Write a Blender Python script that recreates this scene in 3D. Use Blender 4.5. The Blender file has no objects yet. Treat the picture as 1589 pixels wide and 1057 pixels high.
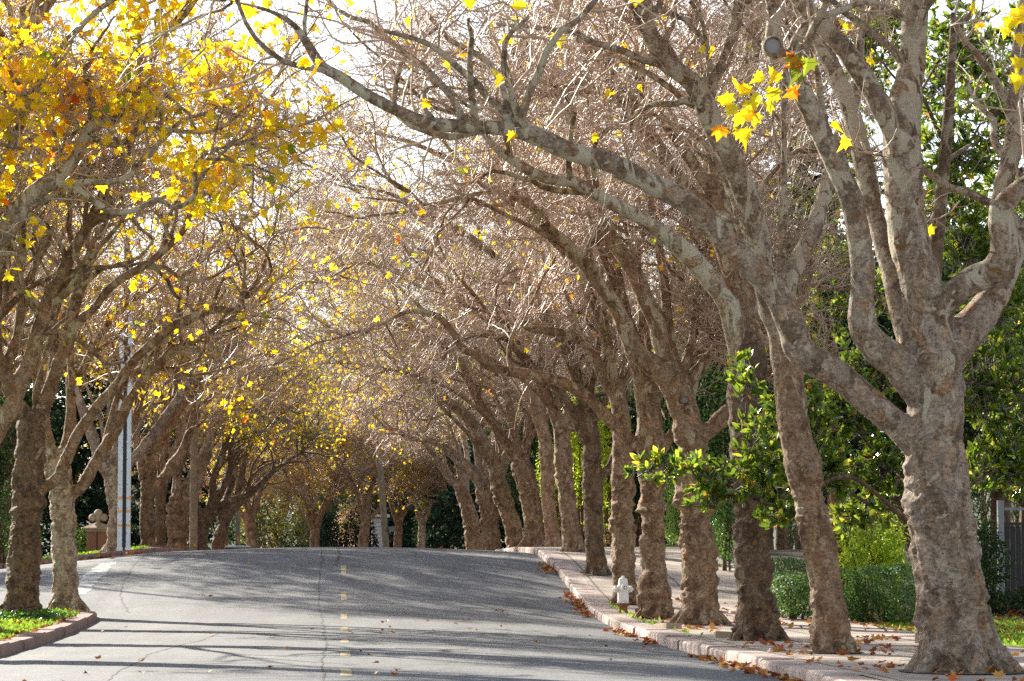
import bpy, bmesh, math, random
import numpy as np
from mathutils import Vector, Matrix

R = math.radians
PI = math.pi
scene = bpy.context.scene
COL = scene.collection

# ------------------------------------------------------------------ camera
F = 4340.0                       # focal length in photo pixels (1589 wide)
CAMZ = 1.4
YAW = math.atan((794.5 - 530) / F)
PITCH = math.atan((850 - 528.5) / F)
cam_d = bpy.data.cameras.new('camera')
cam = bpy.data.objects.new('camera', cam_d)
COL.objects.link(cam)
cam.location = (0, 0, CAMZ)
cam.rotation_euler = (PI / 2 + PITCH, 0, -YAW)
cam_d.sensor_width = 36
cam_d.lens = 36 * F / 1589
cam_d.clip_start = 0.5
cam_d.clip_end = 6000
scene.camera = cam
_M = cam.rotation_euler.to_matrix()
_RT = np.array(_M.col[0]); _UP = np.array(_M.col[1]); _FW = -np.array(_M.col[2])


def ray(px, py):
    return _FW + _RT * ((px - 794.5) / F) + _UP * ((528.5 - py) / F)


def at(px, py, D):
    d = ray(px, py)
    return np.array([0, 0, CAMZ]) + d * (D / d[1])


# ------------------------------------------------------------------ terrain
_PY = [-60, 0, 20, 28, 35, 43, 50, 54, 57, 60.4, 63.5, 67.5, 71, 74, 78, 84, 90, 98, 110, 128, 150, 200, 400, 900]
_PZ = [.5, .2, -.03, -.1, -.13, -.16, -.15, -.1, 0, .2, .47, .86, 1.1, 1.22, 1.27, 1.27, 1.22, 1.1, .78, .3, -.1, -.9, -4, -12]
HALF = 5.15


def prof(y):
    return 0.25 * (np.interp(y - 1.5, _PY, _PZ) + 2 * np.interp(y, _PY, _PZ) + np.interp(y + 1.5, _PY, _PZ))


def sstep(x, a, b):
    t = np.clip((x - a) / (b - a), 0, 1)
    return t * t * (3 - 2 * t)


def zr(x, y):
    """road / base level"""
    x = np.asarray(x, float); y = np.asarray(y, float)
    z = prof(y) + 0.15 * np.clip(1 - (x / HALF) ** 2, 0, 1)
    z = z - 0.11 * np.clip(-x - 5.2, 0, 40) * sstep(y, 56, 72) * (1 - sstep(y, 110, 150))
    return z


def walk(x, y):
    return float(zr(x, y)) + 0.15


def hit(px, py, off=0.15, d0=20., d1=200.):
    d = ray(px, py); d = d / d[1]
    prev = None
    for D in np.arange(d0, d1, 0.25):
        p = np.array([0, 0, CAMZ]) + d * D
        if p[2] <= zr(p[0], p[1]) + off:
            return p
    return at(px, py, 90)


# ------------------------------------------------------------------ helpers
def tag(o, label=None, cat=None, group=None, kind=None):
    if label: o['label'] = label
    if cat: o['category'] = cat
    if group: o['group'] = group
    if kind: o['kind'] = kind
    return o


def empty(name, loc, label=None, cat=None, group=None, rz=0.0):
    o = bpy.data.objects.new(name, None)
    o.empty_display_size = 0.3
    COL.objects.link(o)
    o.location = loc
    o.rotation_euler = (0, 0, rz)
    return tag(o, label, cat, group)


def link_mesh(name, me, parent=None, loc=None):
    o = bpy.data.objects.new(name, me)
    COL.objects.link(o)
    if parent is not None:
        o.parent = parent
    if loc is not None:
        o.location = loc
    return o


def np_mesh(name, verts, loops, starts, totals, mats, smooth=True, mat_idx=None, tint=None):
    me = bpy.data.meshes.new(name)
    me.vertices.add(len(verts))
    me.vertices.foreach_set('co', np.asarray(verts, np.float32).ravel())
    me.loops.add(len(loops))
    me.loops.foreach_set('vertex_index', np.asarray(loops, np.int32))
    me.polygons.add(len(starts))
    me.polygons.foreach_set('loop_start', np.asarray(starts, np.int32))
    me.polygons.foreach_set('loop_total', np.asarray(totals, np.int32))
    if smooth:
        me.polygons.foreach_set('use_smooth', np.ones(len(starts), bool))
    for m in (mats if isinstance(mats, (list, tuple)) else [mats]):
        me.materials.append(m)
    if mat_idx is not None:
        me.polygons.foreach_set('material_index', np.asarray(mat_idx, np.int32))
    if tint is not None:
        a = me.attributes.new('tint', 'FLOAT', 'FACE')
        a.data.foreach_set('value', np.asarray(tint, np.float32))
    me.update(calc_edges=True)
    return me


def uniform_faces(nf, k):
    return np.arange(0, nf * k, k), np.full(nf, k)


# vectorised value noise
def _hash(ix, iy, iz, s):
    h = (ix * 374761393 + iy * 668265263 + iz * 2147483647 + s * 974634777) & 0xffffffff
    h = ((h ^ (h >> 13)) * 1274126177) & 0xffffffff
    return ((h ^ (h >> 16)) & 0xffff) / 65535.0


def vnoise(p, s=0):
    p = np.asarray(p, float)
    i = np.floor(p).astype(np.int64); f = p - i; f = f * f * (3 - 2 * f)
    r = 0
    for dx in (0, 1):
        for dy in (0, 1):
            for dz in (0, 1):
                w = (f[:, 0] if dx else 1 - f[:, 0]) * (f[:, 1] if dy else 1 - f[:, 1]) * (f[:, 2] if dz else 1 - f[:, 2])
                r = r + w * _hash(i[:, 0] + dx, i[:, 1] + dy, i[:, 2] + dz, s)
    return r * 2 - 1


def fbm(p, o=3, s=0):
    r = 0; a = 1.0; t = 0
    for k in range(o):
        r = r + a * vnoise(p * (2 ** k) + 7.3 * k, s + k); t += a; a *= .5
    return r / t


def norm(v):
    return v / np.maximum(np.linalg.norm(v, axis=-1, keepdims=True), 1e-9)


# multi tube : P (N,K,3), Rr (N,K)
def tubes(P, Rr, S=3, caps=False):
    N, K, _ = P.shape
    T = np.empty_like(P)
    T[:, 1:-1] = P[:, 2:] - P[:, :-2]; T[:, 0] = P[:, 1] - P[:, 0]; T[:, -1] = P[:, -1] - P[:, -2]
    T = norm(T)
    mean = norm(P[:, -1] - P[:, 0])
    ref = np.cross(mean, np.array([0.31, 0.87, 0.12])); bad = np.linalg.norm(ref, axis=1) < .1
    ref[bad] = np.cross(mean[bad], np.array([1., 0, 0])); ref = norm(ref)[:, None, :]
    U = norm(ref - T * (ref * T).sum(-1, keepdims=True)); V = np.cross(T, U)
    a = np.arange(S) * 2 * PI / S
    ring = (U[:, :, None, :] * np.cos(a)[None, None, :, None] + V[:, :, None, :] * np.sin(a)[None, None, :, None]) * Rr[:, :, None, None]
    verts = (P[:, :, None, :] + ring).reshape(-1, 3)
    n = np.arange(N)[:, None, None] * (K * S); k = np.arange(K - 1)[None, :, None] * S; s = np.arange(S)[None, None, :]
    s2 = (s + 1) % S
    q = np.stack([n + k + s, n + k + s2, n + k + S + s2, n + k + S + s], -1).reshape(-1, 4)
    return verts, q


def quads_mesh(name, vq, mat, smooth=True):
    vs = []; qs = []; off = 0
    for v, q in vq:
        vs.append(v); qs.append(q + off); off += len(v)
    v = np.concatenate(vs); q = np.concatenate(qs)
    st, to = uniform_faces(len(q), 4)
    return np_mesh(name, v, q.ravel(), st, to, mat, smooth)


# polyline smoothing
def catmull(P, n_per=None, step=0.1):
    P = np.asarray(P, float)
    if len(P) == 2:
        L = np.linalg.norm(P[1, :3] - P[0, :3]); m = max(2, int(L / step) + 1)
        t = np.linspace(0, 1, m)[:, None]
        return P[0] * (1 - t) + P[1] * t
    E = np.vstack([2 * P[0] - P[1], P, 2 * P[-1] - P[-2]])
    out = []
    for i in range(1, len(E) - 2):
        p0, p1, p2, p3 = E[i - 1], E[i], E[i + 1], E[i + 2]
        L = np.linalg.norm(p2[:3] - p1[:3]); m = max(2, int(L / step))
        t = (np.arange(m) / m)[:, None]
        out.append(.5 * ((2 * p1) + (-p0 + p2) * t + (2 * p0 - 5 * p1 + 4 * p2 - p3) * t * t + (-p0 + 3 * p1 - 3 * p2 + p3) * t ** 3))
    out.append(P[-1:])
    r = np.vstack(out)
    if r.shape[1] > 3:
        r[:, 3] = np.maximum(r[:, 3], 0.003)
    return r


def rotate_about(v, k, a):
    """v (N,3) about unit k (N,3) by a (N,)"""
    c = np.cos(a)[:, None]; s = np.sin(a)[:, None]
    return v * c + np.cross(k, v) * s + k * (k * v).sum(-1, keepdims=True) * (1 - c)


def grow(rng, start, d, length, K, wander=.25, up=.0, curl=.0):
    N = len(start)
    P = np.empty((N, K, 3)); P[:, 0] = start
    d = norm(d)
    axis = norm(rng.normal(size=(N, 3)))
    step = (length / (K - 1))[:, None]
    cv = rng.normal(size=N) * curl
    for k in range(1, K):
        d = rotate_about(d, axis, cv)
        d = norm(d + rng.normal(size=(N, 3)) * wander + np.array([0, 0, 1.]) * up)
        P[:, k] = P[:, k - 1] + d * step
    return P


def sprout(rng, P, Rr, n, tmin=.2, tmax=1., along=.6, spread=1., upb=.2):
    """n children over the parents P (N,K,3)"""
    N, K, _ = P.shape
    L = np.linalg.norm(P[:, -1] - P[:, 0], axis=1); pr = L / L.sum()
    i = rng.choice(N, n, p=pr); t = rng.uniform(tmin, tmax, n) * (K - 1.001)
    k = t.astype(int); f = (t - k)[:, None]
    s = P[i, k] * (1 - f) + P[i, k + 1] * f
    T = norm(P[i, k + 1] - P[i, k])
    rr = Rr[i, k] * (1 - f[:, 0]) + Rr[i, k + 1] * f[:, 0]
    q = rng.normal(size=(n, 3)); q = norm(q - T * (q * T).sum(-1, keepdims=True))
    d = norm(T * along + q * spread + np.array([0, 0, upb]))
    return s, d, rr


# ------------------------------------------------------------------ materials
def mat_new(name):
    m = bpy.data.materials.new(name); m.use_nodes = True
    nt = m.node_tree
    for n in list(nt.nodes): nt.nodes.remove(n)
    out = nt.nodes.new('ShaderNodeOutputMaterial')
    b = nt.nodes.new('ShaderNodeBsdfPrincipled')
    nt.links.new(b.outputs[0], out.inputs[0])
    return m, nt, b, out


def N(nt, t, **kw):
    n = nt.nodes.new(t)
    for k, v in kw.items():
        if k in n.inputs: n.inputs[k].default_value = v
        else: setattr(n, k, v)
    return n


def ramp(nt, fac, stops, interp='LINEAR'):
    r = nt.nodes.new('ShaderNodeValToRGB'); r.color_ramp.interpolation = interp
    e = r.color_ramp.elements
    while len(e) < len(stops): e.new(.5)
    for k, (p, c) in enumerate(stops):
        e[k].position = p; e[k].color = (*c, 1) if len(c) == 3 else c
    nt.links.new(fac, r.inputs[0])
    return r.outputs[0]


def mix(nt, fac, a, b, mode='MIX'):
    m = nt.nodes.new('ShaderNodeMix'); m.data_type = 'RGBA'; m.blend_type = mode
    for sock, v in ((m.inputs[0], fac), (m.inputs[6], a), (m.inputs[7], b)):
        if hasattr(v, 'links'): nt.links.new(v, sock)
        elif isinstance(v, (int, float)): sock.default_value = v
        else: sock.default_value = (*v, 1)
    return m.outputs[2]


def noise(nt, vec, scale, detail=4, rough=.6, dist=0.0, out=0):
    n = N(nt, 'ShaderNodeTexNoise', Scale=scale, Detail=detail, Roughness=rough, Distortion=dist)
    nt.links.new(vec, n.inputs['Vector']); return n.outputs[out]


def objco(nt, scale=(1, 1, 1)):
    tc = nt.nodes.new('ShaderNodeTexCoord'); mp = nt.nodes.new('ShaderNodeMapping')
    mp.inputs['Scale'].default_value = scale
    nt.links.new(tc.outputs['Object'], mp.inputs[0]); return mp.outputs[0]


def bump(nt, b, h, strength=.5, dist=.01, prev=None):
    bn = N(nt, 'ShaderNodeBump', Strength=strength, Distance=dist)
    nt.links.new(h, bn.inputs['Height'])
    if prev is not None: nt.links.new(prev, bn.inputs['Normal'])
    nt.links.new(bn.outputs[0], b.inputs['Normal']); return bn.outputs[0]


def bark_mat(name, base1, base2, patch, amt=.5, scale=1.0):
    """mottled plane tree bark; paler and more patched high up"""
    m, nt, b, out = mat_new(name)
    v = objco(nt); v2 = objco(nt, (1, 1, .55))
    n1 = noise(nt, v2, 5 * scale, 6, .65, .6)
    n2 = noise(nt, v, 22 * scale, 5, .7)
    c = ramp(nt, n1, [(.30, [x * .4 for x in base1]), (.44, base1), (.58, base2), (.72, [min(1, x * 1.35) for x in base2])])
    wp = nt.nodes.new('ShaderNodeMixRGB'); wp.inputs[0].default_value = .22
    nt.links.new(v2, wp.inputs[1]); nt.links.new(noise(nt, v, 6, 6, .75, 0, 1), wp.inputs[2])
    pl = N(nt, 'ShaderNodeTexVoronoi', Scale=12.0 * scale); nt.links.new(wp.outputs[0], pl.inputs['Vector'])
    sp = nt.nodes.new('ShaderNodeSeparateColor'); nt.links.new(pl.outputs['Color'], sp.inputs[0])
    plate = ramp(nt, sp.outputs[0], [(0, [x * .6 for x in base1]), (.22, base1), (.42, base2), (.60, (base2[0] * .95, base2[1] * 1.02, base2[2] * 1.12)), (.78, [x * 1.35 for x in base2]), (.9, (base2[0] * 1.05, base2[1] * .72, base2[2] * .45)), (1, [x * .9 for x in patch])])
    pmix = ramp(nt, noise(nt, v, 2.1, 4, .6), [(.3, (.25, .25, .25)), (.6, (.62 + .25 * amt,) * 3)])
    c = mix(nt, pmix, c, plate)
    c = mix(nt, .7, c, ramp(nt, n2, [(.34, (.16, .13, .11)), (.46, (.8, .78, .76)), (.56, (1.05, 1.03, 1.0)), (.68, (1.55, 1.5, 1.42))]), 'MULTIPLY')
    v4 = objco(nt, (1, 1, 3.2)); wr = noise(nt, v4, 13 * scale, 5, .7, .8)
    c = mix(nt, .45, c, ramp(nt, wr, [(.36, (.35, .32, .3)), (.5, (1, 1, 1)), (.64, (1.25, 1.22, 1.18))]), 'MULTIPLY')
    pn = noise(nt, v2, 3.4 * scale, 3, .55, 1.2)
    tc = nt.nodes.new('ShaderNodeSeparateXYZ'); nt.links.new(v, tc.inputs[0])
    mr = N(nt, 'ShaderNodeMapRange'); mr.inputs[1].default_value = 1.5; mr.inputs[2].default_value = 6
    mr.inputs[3].default_value = -.08; mr.inputs[4].default_value = .055 + .065 * amt
    nt.links.new(tc.outputs[2], mr.inputs[0])
    ad = N(nt, 'ShaderNodeMath', operation='ADD'); nt.links.new(pn, ad.inputs[0]); nt.links.new(mr.outputs[0], ad.inputs[1])
    pm = ramp(nt, ad.outputs[0], [(.60, (0, 0, 0)), (.64, (1, 1, 1))])
    c = mix(nt, pm, c, mix(nt, n2, patch, [x * .72 for x in patch]))
    pn2 = noise(nt, v, 7.5 * scale, 3, .5, .8)
    pm2 = ramp(nt, pn2, [(.63, (0, 0, 0)), (.66, (1, 1, 1))])
    c = mix(nt, pm2, c, [x * 1.25 for x in base2])
    pm3 = ramp(nt, noise(nt, v, 9 * scale, 3, .5, .8, 0), [(.33, (1, 1, 1)), (.37, (0, 0, 0))])
    c = mix(nt, pm3, c, (.24, .12, .045))
    nt.links.new(c, b.inputs['Base Color'])
    b.inputs['Roughness'].default_value = .82
    b.inputs['Specular IOR Level'].default_value = .3
    p = bump(nt, b, noise(nt, v2, 9 * scale, 8, .75, .4), 1.0, .06)
    vo = N(nt, 'ShaderNodeTexVoronoi', Scale=26 * scale); vo.feature = 'DISTANCE_TO_EDGE'
    dv = nt.nodes.new('ShaderNodeMixRGB'); dv.inputs[0].default_value = .12
    nt.links.new(v2, dv.inputs[1]); nt.links.new(noise(nt, v, 12, 3, .5, 0, 1), dv.inputs[2]); nt.links.new(dv.outputs[0], vo.inputs['Vector'])
    cr = ramp(nt, vo.outputs['Distance'], [(0, (0, 0, 0)), (.12, (1, 1, 1))])
    p = bump(nt, b, pl.outputs['Distance'], .35, .02, p)
    p = bump(nt, b, wr, .6, .03, p)
    bump(nt, b, cr, .45, .012, p)
    return m


BARK = {
    'brown': bark_mat('bark_brown', (0.213, 0.121, 0.067), (0.38, 0.253, 0.161), (0.575, 0.483, 0.31), .2),
    'grey': bark_mat('bark_grey', (0.247, 0.167, 0.109), (0.425, 0.322, 0.241), (0.644, 0.54, 0.397), .7),
    'dark': bark_mat('bark_dark', (0.115, 0.067, 0.039), (0.23, 0.149, 0.092), (0.414, 0.345, 0.23), .1),
    'rust': bark_mat('bark_rust', (0.322, 0.172, 0.092), (0.483, 0.31, 0.196), (0.575, 0.46, 0.287), .2),
    'pale': bark_mat('bark_pale', (0.287, 0.207, 0.127), (0.506, 0.391, 0.276), (0.713, 0.621, 0.471), .8),
}


def simple(name, col, rough=.7, nscale=8, var=.25, metal=0, bumpd=.0, spec=.5):
    m, nt, b, out = mat_new(name)
    v = objco(nt)
    n = noise(nt, v, nscale, 5, .65)
    c = ramp(nt, n, [(.3, [x * (1 - var) for x in col]), (.7, [min(1, x * (1 + var)) for x in col])])
    nt.links.new(c, b.inputs['Base Color'])
    b.inputs['Roughness'].default_value = rough; b.inputs['Metallic'].default_value = metal
    b.inputs['Specular IOR Level'].default_value = spec
    if bumpd: bump(nt, b, n, .6, bumpd)
    return m


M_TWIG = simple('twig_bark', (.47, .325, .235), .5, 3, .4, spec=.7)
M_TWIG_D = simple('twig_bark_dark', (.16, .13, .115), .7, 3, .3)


def leaf_mat(name, stops, transl=.5, rough=.45, coat=0.0, tcol=1.0, spec=.5):
    m, nt, b, out = mat_new(name)
    at_ = nt.nodes.new('ShaderNodeAttribute'); at_.attribute_name = 'tint'
    c = ramp(nt, at_.outputs['Fac'], stops)
    nn = noise(nt, objco(nt), 9, 3, .6)
    c = mix(nt, .4, c, ramp(nt, nn, [(.3, (.62, .6, .55)), (.7, (1.2, 1.15, 1.1))]), 'MULTIPLY')
    nt.links.new(c, b.inputs['Base Color'])
    b.inputs['Roughness'].default_value = rough
    b.inputs['Specular IOR Level'].default_value = spec
    if coat: b.inputs['Coat Weight'].default_value = coat
    tr = nt.nodes.new('ShaderNodeBsdfTranslucent')
    tc_ = tcol if isinstance(tcol, tuple) else (tcol, tcol, tcol * .8)
    c2 = mix(nt, 1.0, c, tc_, 'MULTIPLY')
    nt.links.new(c2, tr.inputs[0])
    ms = nt.nodes.new('ShaderNodeMixShader'); ms.inputs[0].default_value = transl
    nt.links.new(b.outputs[0], ms.inputs[1]); nt.links.new(tr.outputs[0], ms.inputs[2]); nt.links.new(ms.outputs[0], out.inputs[0])
    return m


AUT = [(0, (.20, .27, .03)), (.10, (.50, .50, .03)), (.22, (.78, .64, .02)), (.62, (.86, .60, .015)), (.76, (.80, .38, .015)), (.88, (.70, .17, .015)), (1, (.28, .05, .02))]
M_AUT = leaf_mat('autumn_leaf', AUT, .68, .5, 0, (1.35, 1.25, .8))
AUT2 = [(0, (.22, .27, .03)), (.2, (.55, .50, .03)), (.6, (.78, .55, .025)), (.76, (.74, .36, .025)), (.9, (.62, .17, .03)), (1, (.28, .06, .03))]
M_AUT2 = leaf_mat('muted_autumn_leaf', AUT2, .62, .6, 0, (1.3, 1.2, .8))
M_LITTER = leaf_mat('fallen_leaf', [(0, (.55, .30, .06)), (.3, (.45, .16, .03)), (.7, (.35, .075, .02)), (1, (.16, .05, .02))], .15, .7)
M_MAG = leaf_mat('magnolia_leaf', [(0, (.022, .045, .012)), (.45, (.05, .095, .02)), (.75, (.12, .16, .03)), (.96, (.22, .21, .05)), (1, (.28, .14, .05))], .46, .2, .45, (5.5, 4.6, 1.8))
M_HEDGE = leaf_mat('hedge_leaf', [(0, (.035, .075, .015)), (.6, (.08, .16, .03)), (1, (.16, .25, .05))], .3, .6, 0, 2.0)
M_LIME = leaf_mat('lime_leaf', [(0, (.16, .25, .02)), (.5, (.42, .52, .05)), (1, (.70, .68, .08))], .6, .5, 0, 1.7)
M_CONIF = leaf_mat('conifer_needle', [(0, (.010, .030, .020)), (.7, (.022, .055, .032)), (1, (.05, .09, .05))], .12, .8, 0, 1, .15)
M_DARKG = leaf_mat('evergreen_leaf', [(0, (.010, .026, .012)), (.6, (.03, .06, .02)), (.9, (.07, .10, .02)), (1, (.2, .18, .03))], .3, .8, 0, 1.8, .15)
M_GOLDB = leaf_mat('golden_bush_leaf', [(0, (.05, .08, .02)), (.5, (.16, .17, .03)), (1, (.5, .38, .05))], .4, .5)
M_PINK = leaf_mat('pink_autumn_leaf', [(0, (.50, .40, .14)), (.5, (.60, .42, .30)), (1, (.6, .28, .22))], .5, .5)
M_IVY = leaf_mat('ivy_leaf', [(0, (.03, .08, .015)), (.5, (.09, .2, .03)), (1, (.3, .42, .08))], .35, .35, 0, 1.5)
M_GRASS = leaf_mat('grass_blade', [(0, (.10, .20, .02)), (.6, (.22, .36, .03)), (1, (.42, .48, .08))], .5, .5, 0, 1.2)


def asphalt():
    m, nt, b, out = mat_new('asphalt')
    v = objco(nt)
    big = noise(nt, v, .35, 4, .6)
    v3 = objco(nt, (1.0, .12, 1)); wear = noise(nt, v3, 1.3, 4, .6)
    fine = noise(nt, v, 16, 6, .85)
    blot = noise(nt, v, 2.2, 5, .7)
    agg = N(nt, 'ShaderNodeTexVoronoi', Scale=70.); nt.links.new(v, agg.inputs['Vector'])
    c = ramp(nt, big, [(.3, (.128, .131, .140)), (.7, (.172, .174, .182))])
    c = mix(nt, .5, c, ramp(nt, wear, [(.36, (.66, .66, .67)), (.62, (1.15, 1.15, 1.13))]), 'MULTIPLY')
    c = mix(nt, .75, c, ramp(nt, agg.outputs['Color'], [(.1, (.45, .45, .45)), (.5, (1, 1, 1)), (.9, (1.6, 1.55, 1.5))]), 'MULTIPLY')
    c = mix(nt, .9, c, ramp(nt, fine, [(.36, (.55, .55, .55)), (.5, (1, 1, 1)), (.64, (1.5, 1.48, 1.42))]), 'MULTIPLY')
    c = mix(nt, .8, c, ramp(nt, blot, [(.3, (.78, .78, .8)), (.7, (1.12, 1.12, 1.1))]), 'MULTIPLY')
    nt.links.new(c, b.inputs['Base Color']); b.inputs['Roughness'].default_value = .8
    b.inputs['Specular IOR Level'].default_value = .35
    bump(nt, b, agg.outputs['Distance'], .5, .006)
    return m


def concrete(name, c1, c2, grid=None, rough=.85):
    m, nt, b, out = mat_new(name)
    v = objco(nt)
    n1 = noise(nt, v, 1.2, 6, .7); n2 = noise(nt, v, 40, 4, .7)
    c = ramp(nt, n1, [(.3, c1), (.7, c2)])
    c = mix(nt, .5, c, ramp(nt, n2, [(.3, (.7, .7, .7)), (.7, (1.2, 1.2, 1.2))]), 'MULTIPLY')
    h = n2
    if grid:
        br = N(nt, 'ShaderNodeTexBrick', Scale=1.0); nt.links.new(v, br.inputs['Vector'])
        br.offset = 0; br.inputs['Mortar Size'].default_value = .03
        br.inputs['Brick Width'].default_value = grid[0]; br.inputs['Row Height'].default_value = grid[1]
        br.inputs['Color1'].default_value = (1, 1, 1, 1); br.inputs['Color2'].default_value = (.8, .8, .8, 1); br.inputs['Mortar'].default_value = (.25, .22, .2, 1)
        c = mix(nt, .9, c, br.outputs['Color'], 'MULTIPLY')
    nt.links.new(c, b.inputs['Base Color']); b.inputs['Roughness'].default_value = rough
    bump(nt, b, h, .4, .006)
    return m


M_ASPH = asphalt()
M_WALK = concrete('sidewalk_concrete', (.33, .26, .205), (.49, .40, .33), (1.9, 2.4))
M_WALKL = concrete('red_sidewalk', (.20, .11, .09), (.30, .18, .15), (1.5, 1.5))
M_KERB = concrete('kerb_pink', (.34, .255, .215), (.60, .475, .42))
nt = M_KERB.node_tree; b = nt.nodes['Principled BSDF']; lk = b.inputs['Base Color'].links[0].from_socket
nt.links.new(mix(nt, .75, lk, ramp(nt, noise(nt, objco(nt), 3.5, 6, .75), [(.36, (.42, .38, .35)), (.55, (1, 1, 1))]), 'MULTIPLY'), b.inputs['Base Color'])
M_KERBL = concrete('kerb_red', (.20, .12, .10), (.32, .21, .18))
M_SOIL = simple('garden_soil', (.075, .055, .03), .95, 6, .6, bumpd=.05)
M_TURF = simple('turf', (.10, .16, .025), .95, 9, .5, bumpd=.03)
M_WHITE = simple('white_paint', (.75, .75, .74), .45, 7, .12)
M_HYD, nt, b, out = mat_new('chipped_white_paint')
nt.links.new(ramp(nt, noise(nt, objco(nt), 11, 6, .7), [(.34, (.20, .09, .04)), (.38, (.66, .64, .60)), (.7, (.82, .81, .78))]), b.inputs['Base Color']); b.inputs['Roughness'].default_value = .55
M_YELLOW, nt, b, out = mat_new('faded_yellow_paint')
nn = noise(nt, objco(nt), 16, 6, .8)
nt.links.new(ramp(nt, nn, [(.40, (.16, .155, .15)), (.52, (.40, .31, .15)), (.7, (.52, .40, .18))]), b.inputs['Base Color']); b.inputs['Roughness'].default_value = .85
M_RUST = simple('rust', (.22, .10, .04), .9, 18, .6, bumpd=.01)
M_STEEL = simple('galvanised_steel', (.52, .56, .60), .42, 6, .12, metal=.55)
M_BLACK = simple('black_gap', (.02, .02, .022), .6, 5, .2)
M_POLE = simple('weathered_pole_wood', (.28, .21, .14), .85, 5, .35, bumpd=.01)
M_AMBER = simple('amber_reflector', (.85, .32, .02), .3, 4, .1)
M_GREYW = simple('dark_fence_wood', (.03, .027, .025), .8, 12, .3)
M_LGREY = simple('pale_gate_post_paint', (.20, .205, .215), .6, 9, .15)
M_STONE = concrete('pillar_stone', (.30, .22, .15), (.42, .34, .25))
M_BRICK = concrete('pillar_brick', (.24, .10, .06), (.36, .18, .11), (.35, .09))
M_PINKW = simple('pale_pink_stucco', (.62, .48, .40), .8, 3, .1)
M_WIN = simple('window_glass', (.05, .06, .08), .1, 3, .1)
M_SIDING = simple('white_siding', (.66, .66, .65), .6, 5, .06)
M_PURPLE = simple('slate_blue_wall', (.055, .05, .085), .8, 3, .15)
M_ROOF = simple('roof_shingle', (.10, .085, .08), .85, 10, .3)
M_CUT = simple('cut_wood', (.20, .175, .15), .85, 20, .4)


def cut_mat():
    m, nt, b, out = mat_new('pruned_wood_rings')
    v = objco(nt)
    w = N(nt, 'ShaderNodeTexWave', Scale=30., Distortion=4.0); w.wave_type = 'RINGS'; w.rings_direction = 'Y'
    nt.links.new(v, w.inputs['Vector'])
    c = ramp(nt, w.outputs[0], [(0, (.16, .14, .13)), (1, (.36, .33, .31))])
    nt.links.new(c, b.inputs['Base Color']); b.inputs['Roughness'].default_value = .9
    return m


M_RING = cut_mat()

# ------------------------------------------------------------------ tree body (union, smooth, displace, split)
scratch = bpy.data.collections.new('scratch')
scene.collection.children.link(scratch)


def remesh(verts, quads, caps, voxel):
    me = bpy.data.meshes.new('tmp')
    faces = [tuple(int(a) for a in f) for f in quads] + caps
    me.from_pydata([tuple(v) for v in verts], [], faces)
    me.update()
    o = bpy.data.objects.new('tmp', me); scratch.objects.link(o)
    md = o.modifiers.new('r', 'REMESH'); md.mode = 'VOXEL'; md.voxel_size = voxel
    sm = o.modifiers.new('s', 'SMOOTH'); sm.factor = .5; sm.iterations = 6
    dg = bpy.context.evaluated_depsgraph_get(); dg.update()
    ev = o.evaluated_get(dg); m2 = ev.to_mesh()
    nv = len(m2.vertices); co = np.empty(nv * 3, np.float32); m2.vertices.foreach_get('co', co)
    no = np.empty(nv * 3, np.float32); m2.vertex_normals.foreach_get('vector', no)
    npol = len(m2.polygons); st = np.empty(npol, np.int32); tot = np.empty(npol, np.int32)
    m2.polygons.foreach_get('loop_start', st); m2.polygons.foreach_get('loop_total', tot)
    lp = np.empty(len(m2.loops), np.int32); m2.loops.foreach_get('vertex_index', lp)
    ev.to_mesh_clear()
    bpy.data.objects.remove(o); bpy.data.meshes.remove(me)
    return co.reshape(-1, 3).astype(float), no.reshape(-1, 3).astype(float), lp, st, tot


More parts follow.
